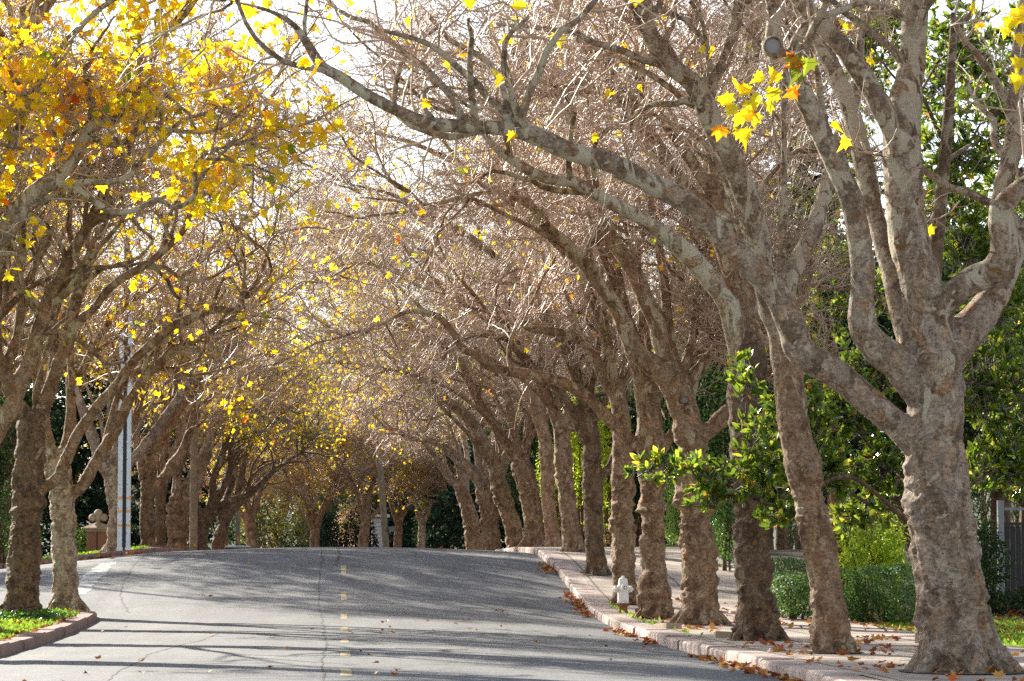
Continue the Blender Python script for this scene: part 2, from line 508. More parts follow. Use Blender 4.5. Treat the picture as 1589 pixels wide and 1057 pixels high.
def body(polys, voxel, rough, seed, burl=1.0):
    """polys: list of (K,4) arrays xyz r ; polys[0] is the trunk. returns list of meshes-data (verts, loops, starts, totals, normals)"""
    vs = []; qs = []; caps = []; off = 0
    for P in polys:
        S = 14 if P[0, 3] > .1 else 8
        v, q = tubes(P[None, :, :3], P[None, :, 3], S)
        vs.append(v); qs.append(q + off)
        n = len(v)
        caps.append(tuple(range(off + S - 1, off - 1, -1))); caps.append(tuple(range(off + n - S, off + n)))
        off += n
    V, Nn, lp, st, tot = remesh(np.concatenate(vs), np.concatenate(qs), caps, voxel)
    # nearest poly
    best = np.full(len(V), 1e9); who = np.zeros(len(V), int); lr = np.zeros(len(V))
    for i, P in enumerate(polys):
        if P[0, 3] < 0: continue
        Q = P[::max(1, int(len(P) / 60))]
        for a in range(0, len(V), 20000):
            D = np.linalg.norm(V[a:a + 20000, None, :] - Q[None, :, :3], axis=2)
            s = D - Q[None, :, 3]
            j = s.argmin(1); sj = s[np.arange(len(j)), j]
            upd = sj < best[a:a + 20000]
            idx = np.arange(a, a + len(j))[upd]
            best[idx] = sj[upd]; who[idx] = i; lr[idx] = Q[j[upd], 3]
    low = 1 - sstep(V[:, 2], 2.2, 4.2)
    wz = V + .35 * np.stack([vnoise(V * 1.7 + 5, 3), vnoise(V * 1.7 + 9, 4), vnoise(V * 1.3, 6)], 1)
    a1 = fbm(wz * np.array([2.4, 2.4, 5.2]) + seed, 3, seed % 97)          # uneven rolls and burls
    a1 = a1 * (.55 + .9 * np.clip(vnoise(V * .9 + seed, 17) + .4, 0, 1))
    a2 = fbm(V * 9 + seed, 3, seed % 89)
    a3 = fbm(V * 3.2, 2, seed % 83 + 3)
    rid = 1 - np.abs(fbm(V * np.array([7, 7, 13.]) + 3 * seed, 2, seed % 71)) * 2
    disp = lr * (rough * (.32 * a1 + .10 * rid * low + .24 * np.maximum(a1, 0) * low * burl) * (.45 + .55 * low) + .10 * a3 * rough + .07 * a2)
    if voxel < .05:
        disp += .004 * fbm(V * 30, 2, 5)
    # fine swirling ridges
    V = V + Nn * disp[:, None]
    return V, lp, st, tot, who


def split_meshes(V, lp, st, tot, who, groups, mats, names):
    """groups: who -> part index; returns list of meshes with matching boundary normals"""
    full = bpy.data.meshes.new('full')
    full.vertices.add(len(V)); full.vertices.foreach_set('co', V.astype(np.float32).ravel())
    full.loops.add(len(lp)); full.loops.foreach_set('vertex_index', lp)
    full.polygons.add(len(st)); full.polygons.foreach_set('loop_start', st); full.polygons.foreach_set('loop_total', tot)
    full.polygons.foreach_set('use_smooth', np.ones(len(st), bool))
    full.update(calc_edges=True)
    no = np.empty(len(V) * 3, np.float32); full.vertex_normals.foreach_get('vector', no); no = no.reshape(-1, 3)
    bpy.data.meshes.remove(full)
    part_v = np.array([groups[w] for w in range(max(groups) + 1)])[who]
    fp = part_v[lp[st]]
    out = []
    for k in range(len(names)):
        sel = np.where(fp == k)[0]
        if len(sel) < 4:
            out.append(None); continue
        idx = np.concatenate([np.arange(s, s + t) for s, t in zip(st[sel], tot[sel])]) if len(sel) else []
        vl = lp[idx]
        u, inv = np.unique(vl, return_inverse=True)
        t2 = tot[sel]; s2 = np.concatenate([[0], np.cumsum(t2)[:-1]])
        me = np_mesh(names[k], V[u], inv, s2, t2, mats[k])
        me.normals_split_custom_set_from_vertices([tuple(n) for n in no[u].tolist()])
        out.append(me)
    return out


# leaf templates ---------------------------------------------------
def lobed():
    pts = [(0, 0), (.10, .06), (.34, -.04), (.30, .12), (.56, .22), (.36, .36), (.40, .60), (.20, .52), (0, .95)]
    right = np.array([(x, y, abs(x) * .28 - .26 * y * y) for x, y in pts])
    left = right * np.array([-1, 1, 1])
    return right, left


_LR, _LL = lobed()
_LRNG = np.random.default_rng(999)


def leaf_faces(pos, nrm, tip, size, kind):
    """returns verts, loops, starts, totals, leaf_index per face"""
    n = len(pos)
    nrm = norm(nrm); tip = norm(tip - nrm * (tip * nrm).sum(-1, keepdims=True)); side = np.cross(tip, nrm)
    if kind == 'lobed':
        T = np.concatenate([_LR, _LL]); fl = [list(range(9)), list(range(17, 8, -1))]
    elif kind == 'oval':
        T = np.array([(0, 0, 0), (.16, .25, .05), (.20, .5, .07), (.13, .8, .04), (0, 1, 0), (-.13, .8, .04), (-.20, .5, .07), (-.16, .25, .05)])
        fl = [[0, 1, 2, 3, 4], [0, 4, 5, 6, 7]]
    elif kind == 'star':
        T = np.array([(0, 0, 0), (.45, .15, .06), (.22, .38, 0), (.32, .75, .05), (0, .95, -.05), (-.32, .75, .05), (-.22, .38, 0), (-.45, .15, .06)])
        fl = [list(range(8))]
    else:
        T = np.array([(0, 0, 0), (.28, .5, .06), (0, 1, 0), (-.28, .5, .06)]); fl = [[0, 1, 2, 3]]
    TT = np.repeat(T[None], n, 0).copy()
    if kind in ('lobed', 'star'):
        cr = _LRNG.normal(size=(n, 2))
        TT[:, :, 2] += cr[:, :1] * .35 * T[None, :, 1] ** 2 + cr[:, 1:] * .4 * T[None, :, 0] * T[None, :, 1]
        TT[:, :, 0] *= _LRNG.uniform(.75, 1.15, (n, 1))
    W = pos[:, None, :] + (side[:, None, :] * TT[:, :, 0:1] + tip[:, None, :] * TT[:, :, 1:2] + nrm[:, None, :] * TT[:, :, 2:3]) * size[:, None, None]
    m = len(T)
    loops = []; tots = []
    cyc = np.concatenate([np.array(f) for f in fl]); ft = np.array([len(f) for f in fl])
    loops = (np.arange(n)[:, None] * m + cyc[None, :]).ravel()
    tot = np.tile(ft, n); st = np.concatenate([[0], np.cumsum(tot)[:-1]])
    return W.reshape(-1, 3), loops, st, tot, np.repeat(np.arange(n), len(fl))


def leaves_mesh(name, pos, nrm, tip, size, kind, mat, tint):
    V, lp, st, tot, li = leaf_faces(pos, nrm, tip, size, kind)
    return np_mesh(name, V, lp, st, tot, mat, False, None, tint[li])


def autumn_leaves(rng, P, n, size, kind='star', bias=None, mat=None):
    """leaves on twig tubes P(N,K,3)"""
    w = np.ones(len(P)) if bias is None else bias(P.mean(1))
    w = w * (.25 + np.clip(vnoise(P.mean(1) * 1.1, 5) + .2, 0, 1) * 3)
    w = w / w.sum()
    i = rng.choice(len(P), n, p=w); k = rng.integers(P.shape[1] // 2, P.shape[1], n)
    pos = P[i, k] + rng.normal(size=(n, 3)) * .05
    tip = norm(rng.normal(size=(n, 3)) + np.array([0, 0, -.9]))
    nrm = norm(rng.normal(size=(n, 3)))
    cl = np.clip(vnoise(pos * .9, 9) * .2 + .38 + rng.normal(size=n) * .19, 0, 1)
    return leaves_mesh('leaves', pos, nrm, tip, rng.uniform(.7, 1.25, n) * size, kind, mat or M_AUT, cl)


def twig_system(rng, limbs, n2, n3, n4, sc=1.0, rmul=1.0, tmin=.35, ub=.35, extra=None, zlow=3.6):
    """limbs list of (K,4). returns list of (P,R,S)"""
    # resample limbs to a common length
    K = 14
    LP = []; LR = []
    for L in limbs:
        s = np.linspace(0, len(L) - 1, K); i = np.minimum(s.astype(int), len(L) - 2); f = (s - i)[:, None]
        Q = L[i] * (1 - f) + L[i + 1] * f
        LP.append(Q[:, :3]); LR.append(Q[:, 3])
    LP = np.array(LP); LR = np.array(LR)
    s, d, rr = sprout(rng, LP, LR, n2, tmin, 1., .7, .9, ub)
    # tips continue
    te = LP[:, -1]; td = norm(LP[:, -1] - LP[:, -2])
    nt_ = len(te)
    s = np.concatenate([s, te, te, te]); d = np.concatenate([d, td, norm(td + rng.normal(size=td.shape) * .5), norm(td + rng.normal(size=td.shape) * .6)])
    rr = np.concatenate([np.minimum(rr * .6, .055), LR[:, -1] * .95, LR[:, -1] * .8, LR[:, -1] * .7])
    rr = np.maximum(rr, .018)
    n = len(s)
    L2 = rng.uniform(1.3, 3.0, n) * sc
    P2 = grow(rng, s, d, L2, 12, .20, .035, .10)
    t = np.linspace(1, .42, 12)[None, :]
    R2 = rr[:, None] * t * rmul
    s, d, rr = sprout(rng, P2, R2, n3, .12, 1., .55, .95, .18)
    keep = s[:, 2] > zlow; s, d, rr = s[keep], d[keep], rr[keep]
    P3 = grow(rng, s, d, rng.uniform(.6, 1.6, len(s)) * sc, 9, .20, .02, .16)
    R3 = np.clip(rr * .55, .006, .016)[:, None] * np.linspace(1, .5, 9)[None, :] * rmul
    s, d, rr = sprout(rng, P3, R3, n4, .1, 1., .5, .95, .15)
    P4 = grow(rng, s, d, rng.uniform(.25, .95, len(s)) * sc, 6, .16, .02, .26)
    R4 = np.clip(rr * .6, .0035, .0068)[:, None] * np.linspace(1, .5, 6)[None, :] * rmul
    return (P2, R2, 6), (P3, R3, 4), (P4, R4, 3)


def proc_limbs(rng, top, r0, roaddir, n=5, H=9.0, reach=5.5):
    """procedural limbs from the head of the trunk. roaddir: unit xy"""
    out = []
    base_az = math.atan2(roaddir[1], roaddir[0])
    for k in range(n):
        az = base_az + (k / max(1, n - 1) - .5) * 2 * R(115) + rng.normal() * .25
        toward = math.cos(az - base_az)
        L = rng.uniform(.85, 1.15) * (reach if toward > .2 else reach * .75) * 1.25
        el = R((42, 64, 52, 72)[k % 4] + rng.uniform(-5, 5)) if toward > .2 else R(rng.uniform(55, 75))
        if toward > .2 and el > R(57): L *= 1.22
        d = np.array([math.cos(az) * math.cos(el), math.sin(az) * math.cos(el), math.sin(el)])
        m = 9; P = np.empty((m, 4)); P[0, :3] = top - d * .1; P[0, 3] = r0 * rng.uniform(.26, .40)
        bend = rng.uniform(-.02, .07)
        for i in range(1, m):
            d = d + np.array([math.cos(az) * bend, math.sin(az) * bend, -.045 * max(toward, 0) + .02]) + rng.normal(size=3) * .13
            d = d / np.linalg.norm(d)
            P[i, :3] = P[i - 1, :3] + d * L / (m - 1)
            P[i, 3] = P[0, 3] * (1 - .72 * (i / (m - 1)) ** .8)
        out.append(catmull(P, step=.12))
    return out


def roots(rng, r, n=7, ext=1.9):
    out = []
    for k in range(n):
        a = 2 * PI * k / n + rng.normal() * .2; e = r * ext * rng.uniform(.85, 1.15)
        c, s = math.cos(a), math.sin(a)
        P = np.array([[c * r * .62, s * r * .62, r * 1.9, r * .30], [c * r * .90, s * r * .90, r * .85, r * .33],
                      [c * e * .74, s * e * .74, r * .28, r * .28], [c * e, s * e, -.10, r * .20]])
        out.append(catmull(P, step=.06))
    return out


def traced(pts, D, dd=0.0, base=np.zeros(3), step=.08):
    n = len(pts); out = []
    ys = [0.0]
    for i in range(1, n): ys.append(ys[-1] + math.hypot(pts[i][0] - pts[i - 1][0], pts[i][1] - pts[i - 1][1]))
    for i, p in enumerate(pts):
        dep = D + dd * ys[i] / max(ys[-1], 1)
        w = at(p[0], p[1], dep) - base
        out.append([*w, p[2] / 2 * dep / F])
    return catmull(np.array(out), step=step)


TREES = []
PLANE = 'plane trees lining the street'


def plane_tree(spec):
    """spec keys: name label D trunk limbs seed bark voxel ..."""
    rng = np.random.default_rng(spec['seed'])
    tr = spec['trunk']                       # [(px,py,w)...] from the base up
    if 'X' in spec:
        D = spec['D']; b0 = at(tr[0][0], tr[0][1], D); gz = walk(b0[0], b0[1])
    else:
        b0 = hit(tr[0][0], tr[0][1]); D = b0[1]; gz = b0[2]
    base = np.array([b0[0], b0[1], gz])
    T = traced(tr, D, spec.get('lean', 0), base)
    if T[0, 2] > -.1:
        T = np.vstack([[T[0, 0], T[0, 1], -.25, T[0, 3]], T])
    rt = float(np.median(T[:, 3]))
    limbs = [traced(p, D, dd, base) for dd, p in spec.get('limbs', [])]
    nproc = spec.get('proc', 0)
    if nproc:
        side = spec.get('side', -1)
        limbs += proc_limbs(rng, T[-1, :3], max(rt, T[-1, 3]), spec.get('road', (side, 0)), nproc, reach=spec.get('reach', 5.5))
    rts = roots(rng, rt * spec.get('rootr', 1.0)) if spec.get('roots', True) else []
    # move root system to trunk foot
    for q in rts: q[:, 0] += T[0, 0]; q[:, 1] += T[0, 1]
    polys = [T] + rts + limbs
    V, lp, st, tot, who = body(polys, spec['voxel'], spec.get('rough', 1.0), spec['seed'], spec.get('burl', 1.0))
    nb = 1 + len(rts)
    groups = {i: (0 if i < nb else i - nb + 1) for i in range(len(polys))}
    m = BARK[spec['bark']]; m2 = BARK[spec.get('limb_bark', spec['bark'])]
    names = ['trunk'] + ['limb'] * len(limbs)
    mats = [m] + [m2 if spec.get('pale', None) is None or (j not in spec['pale']) else BARK['pale'] for j in range(len(limbs))]
    mes = split_meshes(V, lp, st, tot, who, groups, mats, names)
    root = empty('plane_tree', tuple(base), spec['label'], 'tree', PLANE)
    for nm, me in zip(names, mes):
        if me: link_mesh(nm, me, root)
    n2, n3, n4 = spec.get('twigs', (40, 420, 4200))
    if nproc >= 2 and not spec.get('thin') and spec['D' if 'D' in spec else 'seed'] > 12: n2, n3, n4 = int(n2 * 1.1), int(n3 * 1.5), int(n4 * 1.9)
    sys_ = twig_system(rng, limbs, n2, n3, n4, spec.get('tsc', 1.0), spec.get('rmul', 1.0), spec.get('tmin', .35), zlow=spec.get('zlow', 3.6))
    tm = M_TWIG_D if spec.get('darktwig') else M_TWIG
    bo = link_mesh('branches', quads_mesh('branches', [tubes(sys_[0][0], sys_[0][1], 6)], m2), root)
    link_mesh('twigs', quads_mesh('twigs', [tubes(*s) for s in sys_[1:]], tm), root)
    nl = int(spec.get('leaves', 900) * (1.75 if D > 60 and b0[0] < 4 else 1.0))
    if nl:
        link_mesh('leaves', autumn_leaves(rng, sys_[2][0], nl, spec.get('lsize', .15), spec.get('lkind', 'star'), spec.get('lbias'), M_AUT2 if D > 60 else None), root)
    spec['obj'] = root; spec['base'] = base; spec['Dd'] = D
    TREES.append(spec)
    return root


def copy_tree(root, loc, rz, label, sc=1.0):
    r = root.copy(); COL.objects.link(r); r.location = loc; r.rotation_euler = (0, 0, rz); r.scale = (sc, sc, sc)
    r['label'] = label
    for ch in list(root.children):
        c = ch.copy(); COL.objects.link(c); c.parent = r
    return r


# ------------------------------------------------------------------ traced plane trees
RIGHT = [
 dict(label='thick grey mottled plane tree at the right edge, nearest of the right row', seed=11, bark='grey', voxel=.018, rough=.55, rootr=1.0, tmin=.6,
  trunk=[(1492,1044,128),(1487,1010,124),(1483,985,117),(1472,903,110),(1460,816,106),(1453,730,98),(1449,683,88),(1452,610,86),(1452,560,92),(1450,535,80)],
  limbs=[(-.3,[(1425,690,46),(1403,668,46),(1360,633,44),(1293,577,46),(1247,548,48),(1227,503,47),(1207,460,44),(1170,417,41),(1127,373,39),(1062,312,36),(997,277,33),(947,253,31),(880,233,31),(830,210,31),(790,200,24),(730,197,22),(663,190,21),(613,170,20),(563,143,20),(530,120,18),(500,103,17),(473,62,15),(455,38,11),(425,20,8),(395,10,6),(350,0,4)]),
   (-1.0,[(1440,625,56),(1413,593,54),(1393,563,55),(1360,538,52),(1342,513,48),(1337,490,44),(1338,450,38),(1338,410,38),(1333,370,38),(1323,317,37),(1303,267,37),(1277,213,35),(1253,160,35),(1233,128,33),(1208,92,33),(1200,60,27),(1202,20,25),(1198,-40,24),(1215,-120,20)]),
   (1.6,[(1425,560,50),(1402,500,38),(1383,425,32),(1368,370,30),(1353,317,31),(1337,240,32),(1317,167,30),(1290,100,27),(1267,55,25),(1240,10,22),(1225,-60,20),(1180,-130,16)]),
   (.3,[(1448,560,80),(1443,500,76),(1427,433,68),(1413,383,66),(1404,310,63),(1400,233,62),(1400,180,58),(1412,117,45),(1418,50,43),(1421,0,43),(1430,-60,40),(1420,-150,32)]),
   (-.5,[(1402,235,44),(1385,200,36),(1367,165,36),(1343,123,35),(1313,80,33),(1277,40,30),(1245,5,28),(1210,-50,24),(1150,-110,20)]),
   (-.9,[(1445,540,60),(1455,485,47),(1480,455,44),(1510,434,45),(1543,420,46),(1560,390,48),(1556,355,44),(1552,325,36),(1575,300,34),(1610,275,32),(1660,220,28),(1720,120,24)]),
   (.8,[(1458,555,70),(1500,515,62),(1527,483,52),(1550,450,42),(1568,405,38),(1578,380,34),(1610,330,30),(1650,250,26)]),
   (-.4,[(1551,335,30),(1555,290,30),(1570,240,32),(1576,150,26),(1581,83,23),(1587,33,22),(1595,-30,20),(1580,-100,16)])],
  twigs=(34,240,1700), leaves=71, lsize=.21, lkind='lobed', zlow=5.2),
 dict(label='leaning brown plane tree second from the camera in the right row', seed=12, bark='brown', limb_bark='grey', voxel=.022, rough=.7, rootr=.85, tmin=.55,
  trunk=[(1297,1014,64),(1292,1000,60),(1285,946,54),(1273,860,52),(1255,773,50),(1237,687,51),(1225,600,49),(1219,550,46),(1212,525,44)],
  limbs=[(-.5,[(1217,560,42),(1207,510,38),(1193,470,36),(1182,410,36),(1172,350,38),(1150,283,38),(1127,233,37),(1103,187,35),(1085,143,33),(1060,117,32),(1030,97,28),(1007,50,27),(992,10,25),(980,-50,22),(950,-120,18)]),
   (1.0,[(1218,520,34),(1222,450,30),(1228,425,29),(1248,388,30),(1268,340,28),(1283,285,24),(1300,220,22),(1330,150,18),(1335,60,15)]),
   (1.5,[(1205,500,26),(1180,440,20),(1165,380,18),(1150,330,16),(1120,270,14)]),
   (-.6,[(1095,165,24),(1108,120,20),(1125,93,21),(1140,43,22),(1147,0,20),(1150,-60,16)])],
  proc=2, reach=5, twigs=(40,520,5200), thin=True, leaves=78, lsize=.19, lkind='lobed', zlow=6),
 dict(label='dark gnarled plane tree third from the camera in the right row, hedge behind its foot', seed=13, bark='dark', limb_bark='brown', voxel=.024, rough=1.0, burl=1.2, tmin=.4, pale=[2],
  trunk=[(1174,994,66),(1173,960,58),(1171,903,54),(1167,816,54),(1162,730,50),(1158,643,56),(1155,617,58),(1163,560,58),(1160,535,46)],
  limbs=[(.3,[(1150,560,34),(1142,490,26),(1139,430,23),(1130,350,22),(1115,283,22),(1098,217,18),(1087,170,18),(1078,120,18),(1084,60,20),(1075,33,21),(1080,-20,18),(1060,-90,14)]),
   (1.2,[(1168,560,40),(1160,470,32),(1153,400,28),(1150,320,27),(1142,240,26),(1152,150,27),(1168,83,28),(1170,33,27),(1166,-20,24),(1180,-90,20)]),
   (-.9,[(1150,560,34),(1138,510,33),(1130,473,33),(1116,453,32),(1093,423,32),(1060,387,30),(997,340,24),(963,323,22),(923,300,21),(890,283,20),(863,280,19),(830,270,19),(797,250,17),(770,230,14),(752,210,10),(742,195,7)]),
   (.5,[(1148,480,30),(1137,410,26),(1117,323,25),(1093,283,21),(1060,230,19),(1037,197,18),(1013,163,16),(980,153,15),(930,140,14),(880,143,14),(830,147,13),(783,153,10),(765,160,7)]),
   (.9,[(1150,500,28),(1122,390,24),(1088,320,24),(1060,285,22),(1030,240,21),(1003,200,20),(977,167,20),(950,130,19),(930,93,19),(907,70,18),(883,33,15),(862,0,14),(845,-50,12)])],
  proc=1, reach=5, twigs=(28,513,6880), thin=True, leaves=107, lsize=.13),
 dict(label='plane tree with a round cut knot, fourth from the camera in the right row', seed=14, bark='brown', limb_bark='brown', voxel=.026, rough=.95, tmin=.4,
  trunk=[(1085,969,60),(1085,940,54),(1084,903,51),(1080,816,50),(1076,730,45),(1070,665,46),(1062,630,42),(1055,600,38)],
  limbs=[(-.6,[(1058,640,38),(1040,595,38),(1013,567,36),(990,550,31),(977,525,30),(962,490,25),(947,463,23),(923,433,23),(903,403,22),(877,377,19),(850,353,18),(830,325,15),(812,312,14),(793,303,12),(777,297,9),(730,303,8),(663,318,7),(640,300,5)]),
   (.4,[(1052,610,38),(1037,567,33),(1027,537,31),(1020,500,31),(1003,467,29),(983,420,28),(963,390,25),(943,360,22),(932,310,17),(915,270,14),(897,213,13),(880,160,11)]),
   (.9,[(1048,590,26),(1037,510,18),(1030,433,16),(1022,383,15),(1013,340,14),(1005,280,12),(1010,220,10)]),
   (.7,[(1058,628,20),(1066,605,16),(1086,570,13),(1106,542,12),(1125,505,12),(1160,470,12),(1190,420,10)]),
   (1.4,[(1050,590,20),(1070,560,14),(1095,537,13),(1115,500,12),(1125,450,10)]),
   (-.2,[(1062,665,30),(1082,672,28),(1100,668,28),(1115,655,28),(1130,640,27),(1150,622,26),(1165,590,22),(1180,540,18)])],
  proc=1, reach=5, twigs=(33,586,8000), thin=True, leaves=146, lsize=.13),
 dict(label='plane tree with a swollen head and long low arm, fifth in the right row', seed=15, bark='brown', limb_bark='brown', voxel=.028, rough=1.0, tmin=.4,
  trunk=[(1018,960,52),(1017,930,44),(1016,903,40),(1013,816,38),(1011,730,38),(1010,690,46),(1008,660,42),(1007,613,34)],
  limbs=[(-.8,[(1005,692,30),(982,688,22),(977,683,21),(947,653,20),(923,627,19),(897,607,19),(863,590,18),(813,580,17),(763,570,15),(737,550,13),(717,540,12),(703,517,12),(687,497,11),(670,487,10),(637,483,9),(610,493,7),(597,500,5)]),
   (.6,[(1005,630,34),(993,567,33),(975,520,31),(963,483,30),(955,440,27),(947,400,23),(933,367,19),(920,310,15),(925,250,12)]),
   (.2,[(1012,715,20),(1025,703,17),(1047,667,17),(1065,640,14),(1080,590,11)]),
   (1.0,[(1010,640,24),(1018,600,20),(1010,540,17),(990,460,14),(990,390,12)])],
  proc=4, reach=7, twigs=(32,635,8960), thin=True, leaves=224, lsize=.13),
 dict(label='slim knobbly plane tree right behind the white fire hydrant', seed=16, bark='brown', voxel=.03, rough=1.0, tmin=.4,
  trunk=[(973,937,44),(971,925,40),(969,903,35),(967,816,34),(966,730,33),(965,665,30),(961,633,28),(956,612,26)],
  limbs=[(-1.2,[(956,618,22),(935,505,17),(885,405,15),(805,322,13),(722,262,11),(640,222,8),(570,205,5)]),
   (.4,[(960,625,26),(952,590,22),(947,567,19),(940,533,16),(930,500,15),(920,460,14),(913,400,12),(905,330,10)]),
   (-.6,[(955,615,20),(937,588,17),(917,543,17),(890,523,16),(863,515,15),(823,510,12),(803,500,10),(770,497,8),(757,485,6)]),
   (.3,[(957,620,18),(965,596,14),(978,575,13),(980,530,11),(970,480,10)])],
  proc=4, reach=7, twigs=(32,659,8960), thin=True, leaves=292, lsize=.13),
 dict(label='dark bare plane trunk just beyond the hydrant tree, with a raised stub on each side', seed=17, bark='dark', voxel=.034, rough=.9,
  trunk=[(926,892,38),(925,880,34),(924,860,30),(921,795,28),(919,730,29),(918,690,27),(917,665,25)],
  limbs=[(-1,[(917,672,20),(892,580,16),(842,482,14),(772,402,12),(690,342,10),(610,303,7),(540,285,4)]),
   (0,[(924,745,18),(936,737,15),(951,715,14),(960,680,12),(970,640,10)]),
   (.5,[(915,680,15),(911,655,12),(908,620,10),(898,580,9),(890,540,8)]),
   (-.3,[(920,680,15),(922,650,12),(916,612,11),(925,570,10),(930,520,9)]),
   (-.6,[(914,690,18),(900,668,15),(888,640,14),(873,610,13),(850,585,12),(815,560,11),(790,530,9)])],
  proc=4, reach=7.6, twigs=(50,540,5600), leaves=567, zlow=4.4, lsize=.13),
 dict(label='brown plane tree at the crest where the kerb disappears, right row', seed=18, bark='brown', voxel=.038, rough=.9,
  trunk=[(889,856,36),(887,830,28),(879,773,26),(874,708,26),(871,670,24),(870,655,22)],
  limbs=[(-1,[(869,667,17),(840,600,14),(800,540,12),(720,470,10),(640,428,8),(560,408,6),(505,418,4)]),
   (0,[(871,672,18),(885,664,14),(902,662,12),(912,640,10),(915,600,8)]),
   (-.5,[(869,665,18),(882,645,14),(871,613,13),(850,585,12),(835,545,11),(815,520,9)]),
   (.5,[(868,665,16),(862,640,12),(845,625,11),(830,590,10),(810,540,9)])],
  proc=4, reach=7.6, twigs=(48,540,5200), leaves=604, zlow=4.4, lsize=.125),
 dict(label='straight orange-brown plane trunk standing at the top of the right pavement', seed=19, bark='rust', voxel=.042, rough=.7, X=1, D=82,
  trunk=[(858,850,24),(856,820,22),(851,773,22),(847,687,22),(838,653,20)],
  limbs=[(-1.5,[(838,662,16),(802,562,13),(742,472,11),(670,412,9),(600,372,7),(530,352,4)]),
   (-.5,[(840,660,18),(836,620,15),(832,580,13),(818,545,12),(800,500,10),(785,460,8)]),(.5,[(840,655,14),(846,610,12),(852,560,10),(845,500,8)])],
  proc=4, reach=7.6, twigs=(46,520,5000), leaves=655, zlow=4.4, lsize=.125),
 dict(label='stout plane tree with two upright limbs, left of the orange-brown trunk', seed=20, bark='brown', voxel=.045, rough=.8, X=1, D=90,
  trunk=[(831,853,34),(829,820,31),(819,755,31),(806,715,30)],
  limbs=[(-1,[(808,718,20),(784,687,18),(770,663,17),(750,636,15),(729,595,14),(716,565,12),(700,545,10),(668,520,8)]),
   (0,[(810,712,16),(797,665,14),(790,630,13),(784,602,12),(770,551,10),(755,500,8)]),(.5,[(815,710,15),(820,677,13),(824,640,12),(826,600,11),(822,560,9)])],
  proc=4, reach=7.6, twigs=(46,520,5000), leaves=756, zlow=4.4, lsize=.13),
 dict(label='plane tree sweeping a big bent limb up over the crest of the road', seed=21, bark='brown', limb_bark='grey', voxel=.05, rough=.8, X=1, D=99,
  trunk=[(803,853,30),(797,820,27),(784,783,27),(771,740,26)],
  limbs=[(-1,[(772,745,24),(765,715,22),(753,691,21),(736,660,19),(712,636,18),(682,616,16),(658,595,13),(634,575,9),(607,573,6)]),
   (0,[(776,735,15),(780,704,13),(770,670,12),(760,646,12),(736,585,10),(720,550,8)]),(.6,[(778,738,14),(790,700,12),(796,660,11),(792,620,10)])],
  proc=4, reach=7.6, twigs=(44,480,4600), leaves=819, zlow=4.4, lsize=.13),
 dict(label='plane tree whose low grey arm reaches furthest over the crest from the right', seed=22, bark='brown', limb_bark='grey', voxel=.055, rough=.8, X=1, D=116,
  trunk=[(764,870,28),(762,840,27),(757,789,25),(747,759,23)],
  limbs=[(-1,[(750,762,18),(736,735,17),(712,711,13),(685,691,11),(661,684,9),(631,679,8),(617,667,7),(600,665,5),(585,650,4)]),
   (0,[(748,760,14),(740,700,11),(730,650,10),(715,610,9),(690,580,7)]),(1,[(752,760,13),(765,700,11),(768,650,9)])],
  proc=4, reach=8, twigs=(44,480,4600), leaves=882, zlow=4.4, lsize=.14),
 dict(label='farthest plane tree of the right row, leaning left above the dark bushes', seed=23, bark='brown', limb_bark='grey', voxel=.06, rough=.8, X=1, D=131,
  trunk=[(740,880,26),(736,851,25),(729,800,24),(717,762,22)],
  limbs=[(-1,[(716,765,15),(707,752,12),(692,735,10),(675,711,9),(661,691,8),(640,675,5)]),(0,[(720,762,14),(712,704,11),(689,670,10),(658,640,9),(620,623,8),(600,600,5)]),(1,[(722,762,13),(725,710,10),(715,660,9)])],
  proc=4, reach=8, twigs=(44,460,4400), leaves=944, zlow=4.4, lsize=.14),
]
def bias_tl(P):
    """leaves thin out towards the tips over the road"""
    return np.exp(-np.clip(P[:, 0] - 4.6, 0, 9) * 1.5) + .03


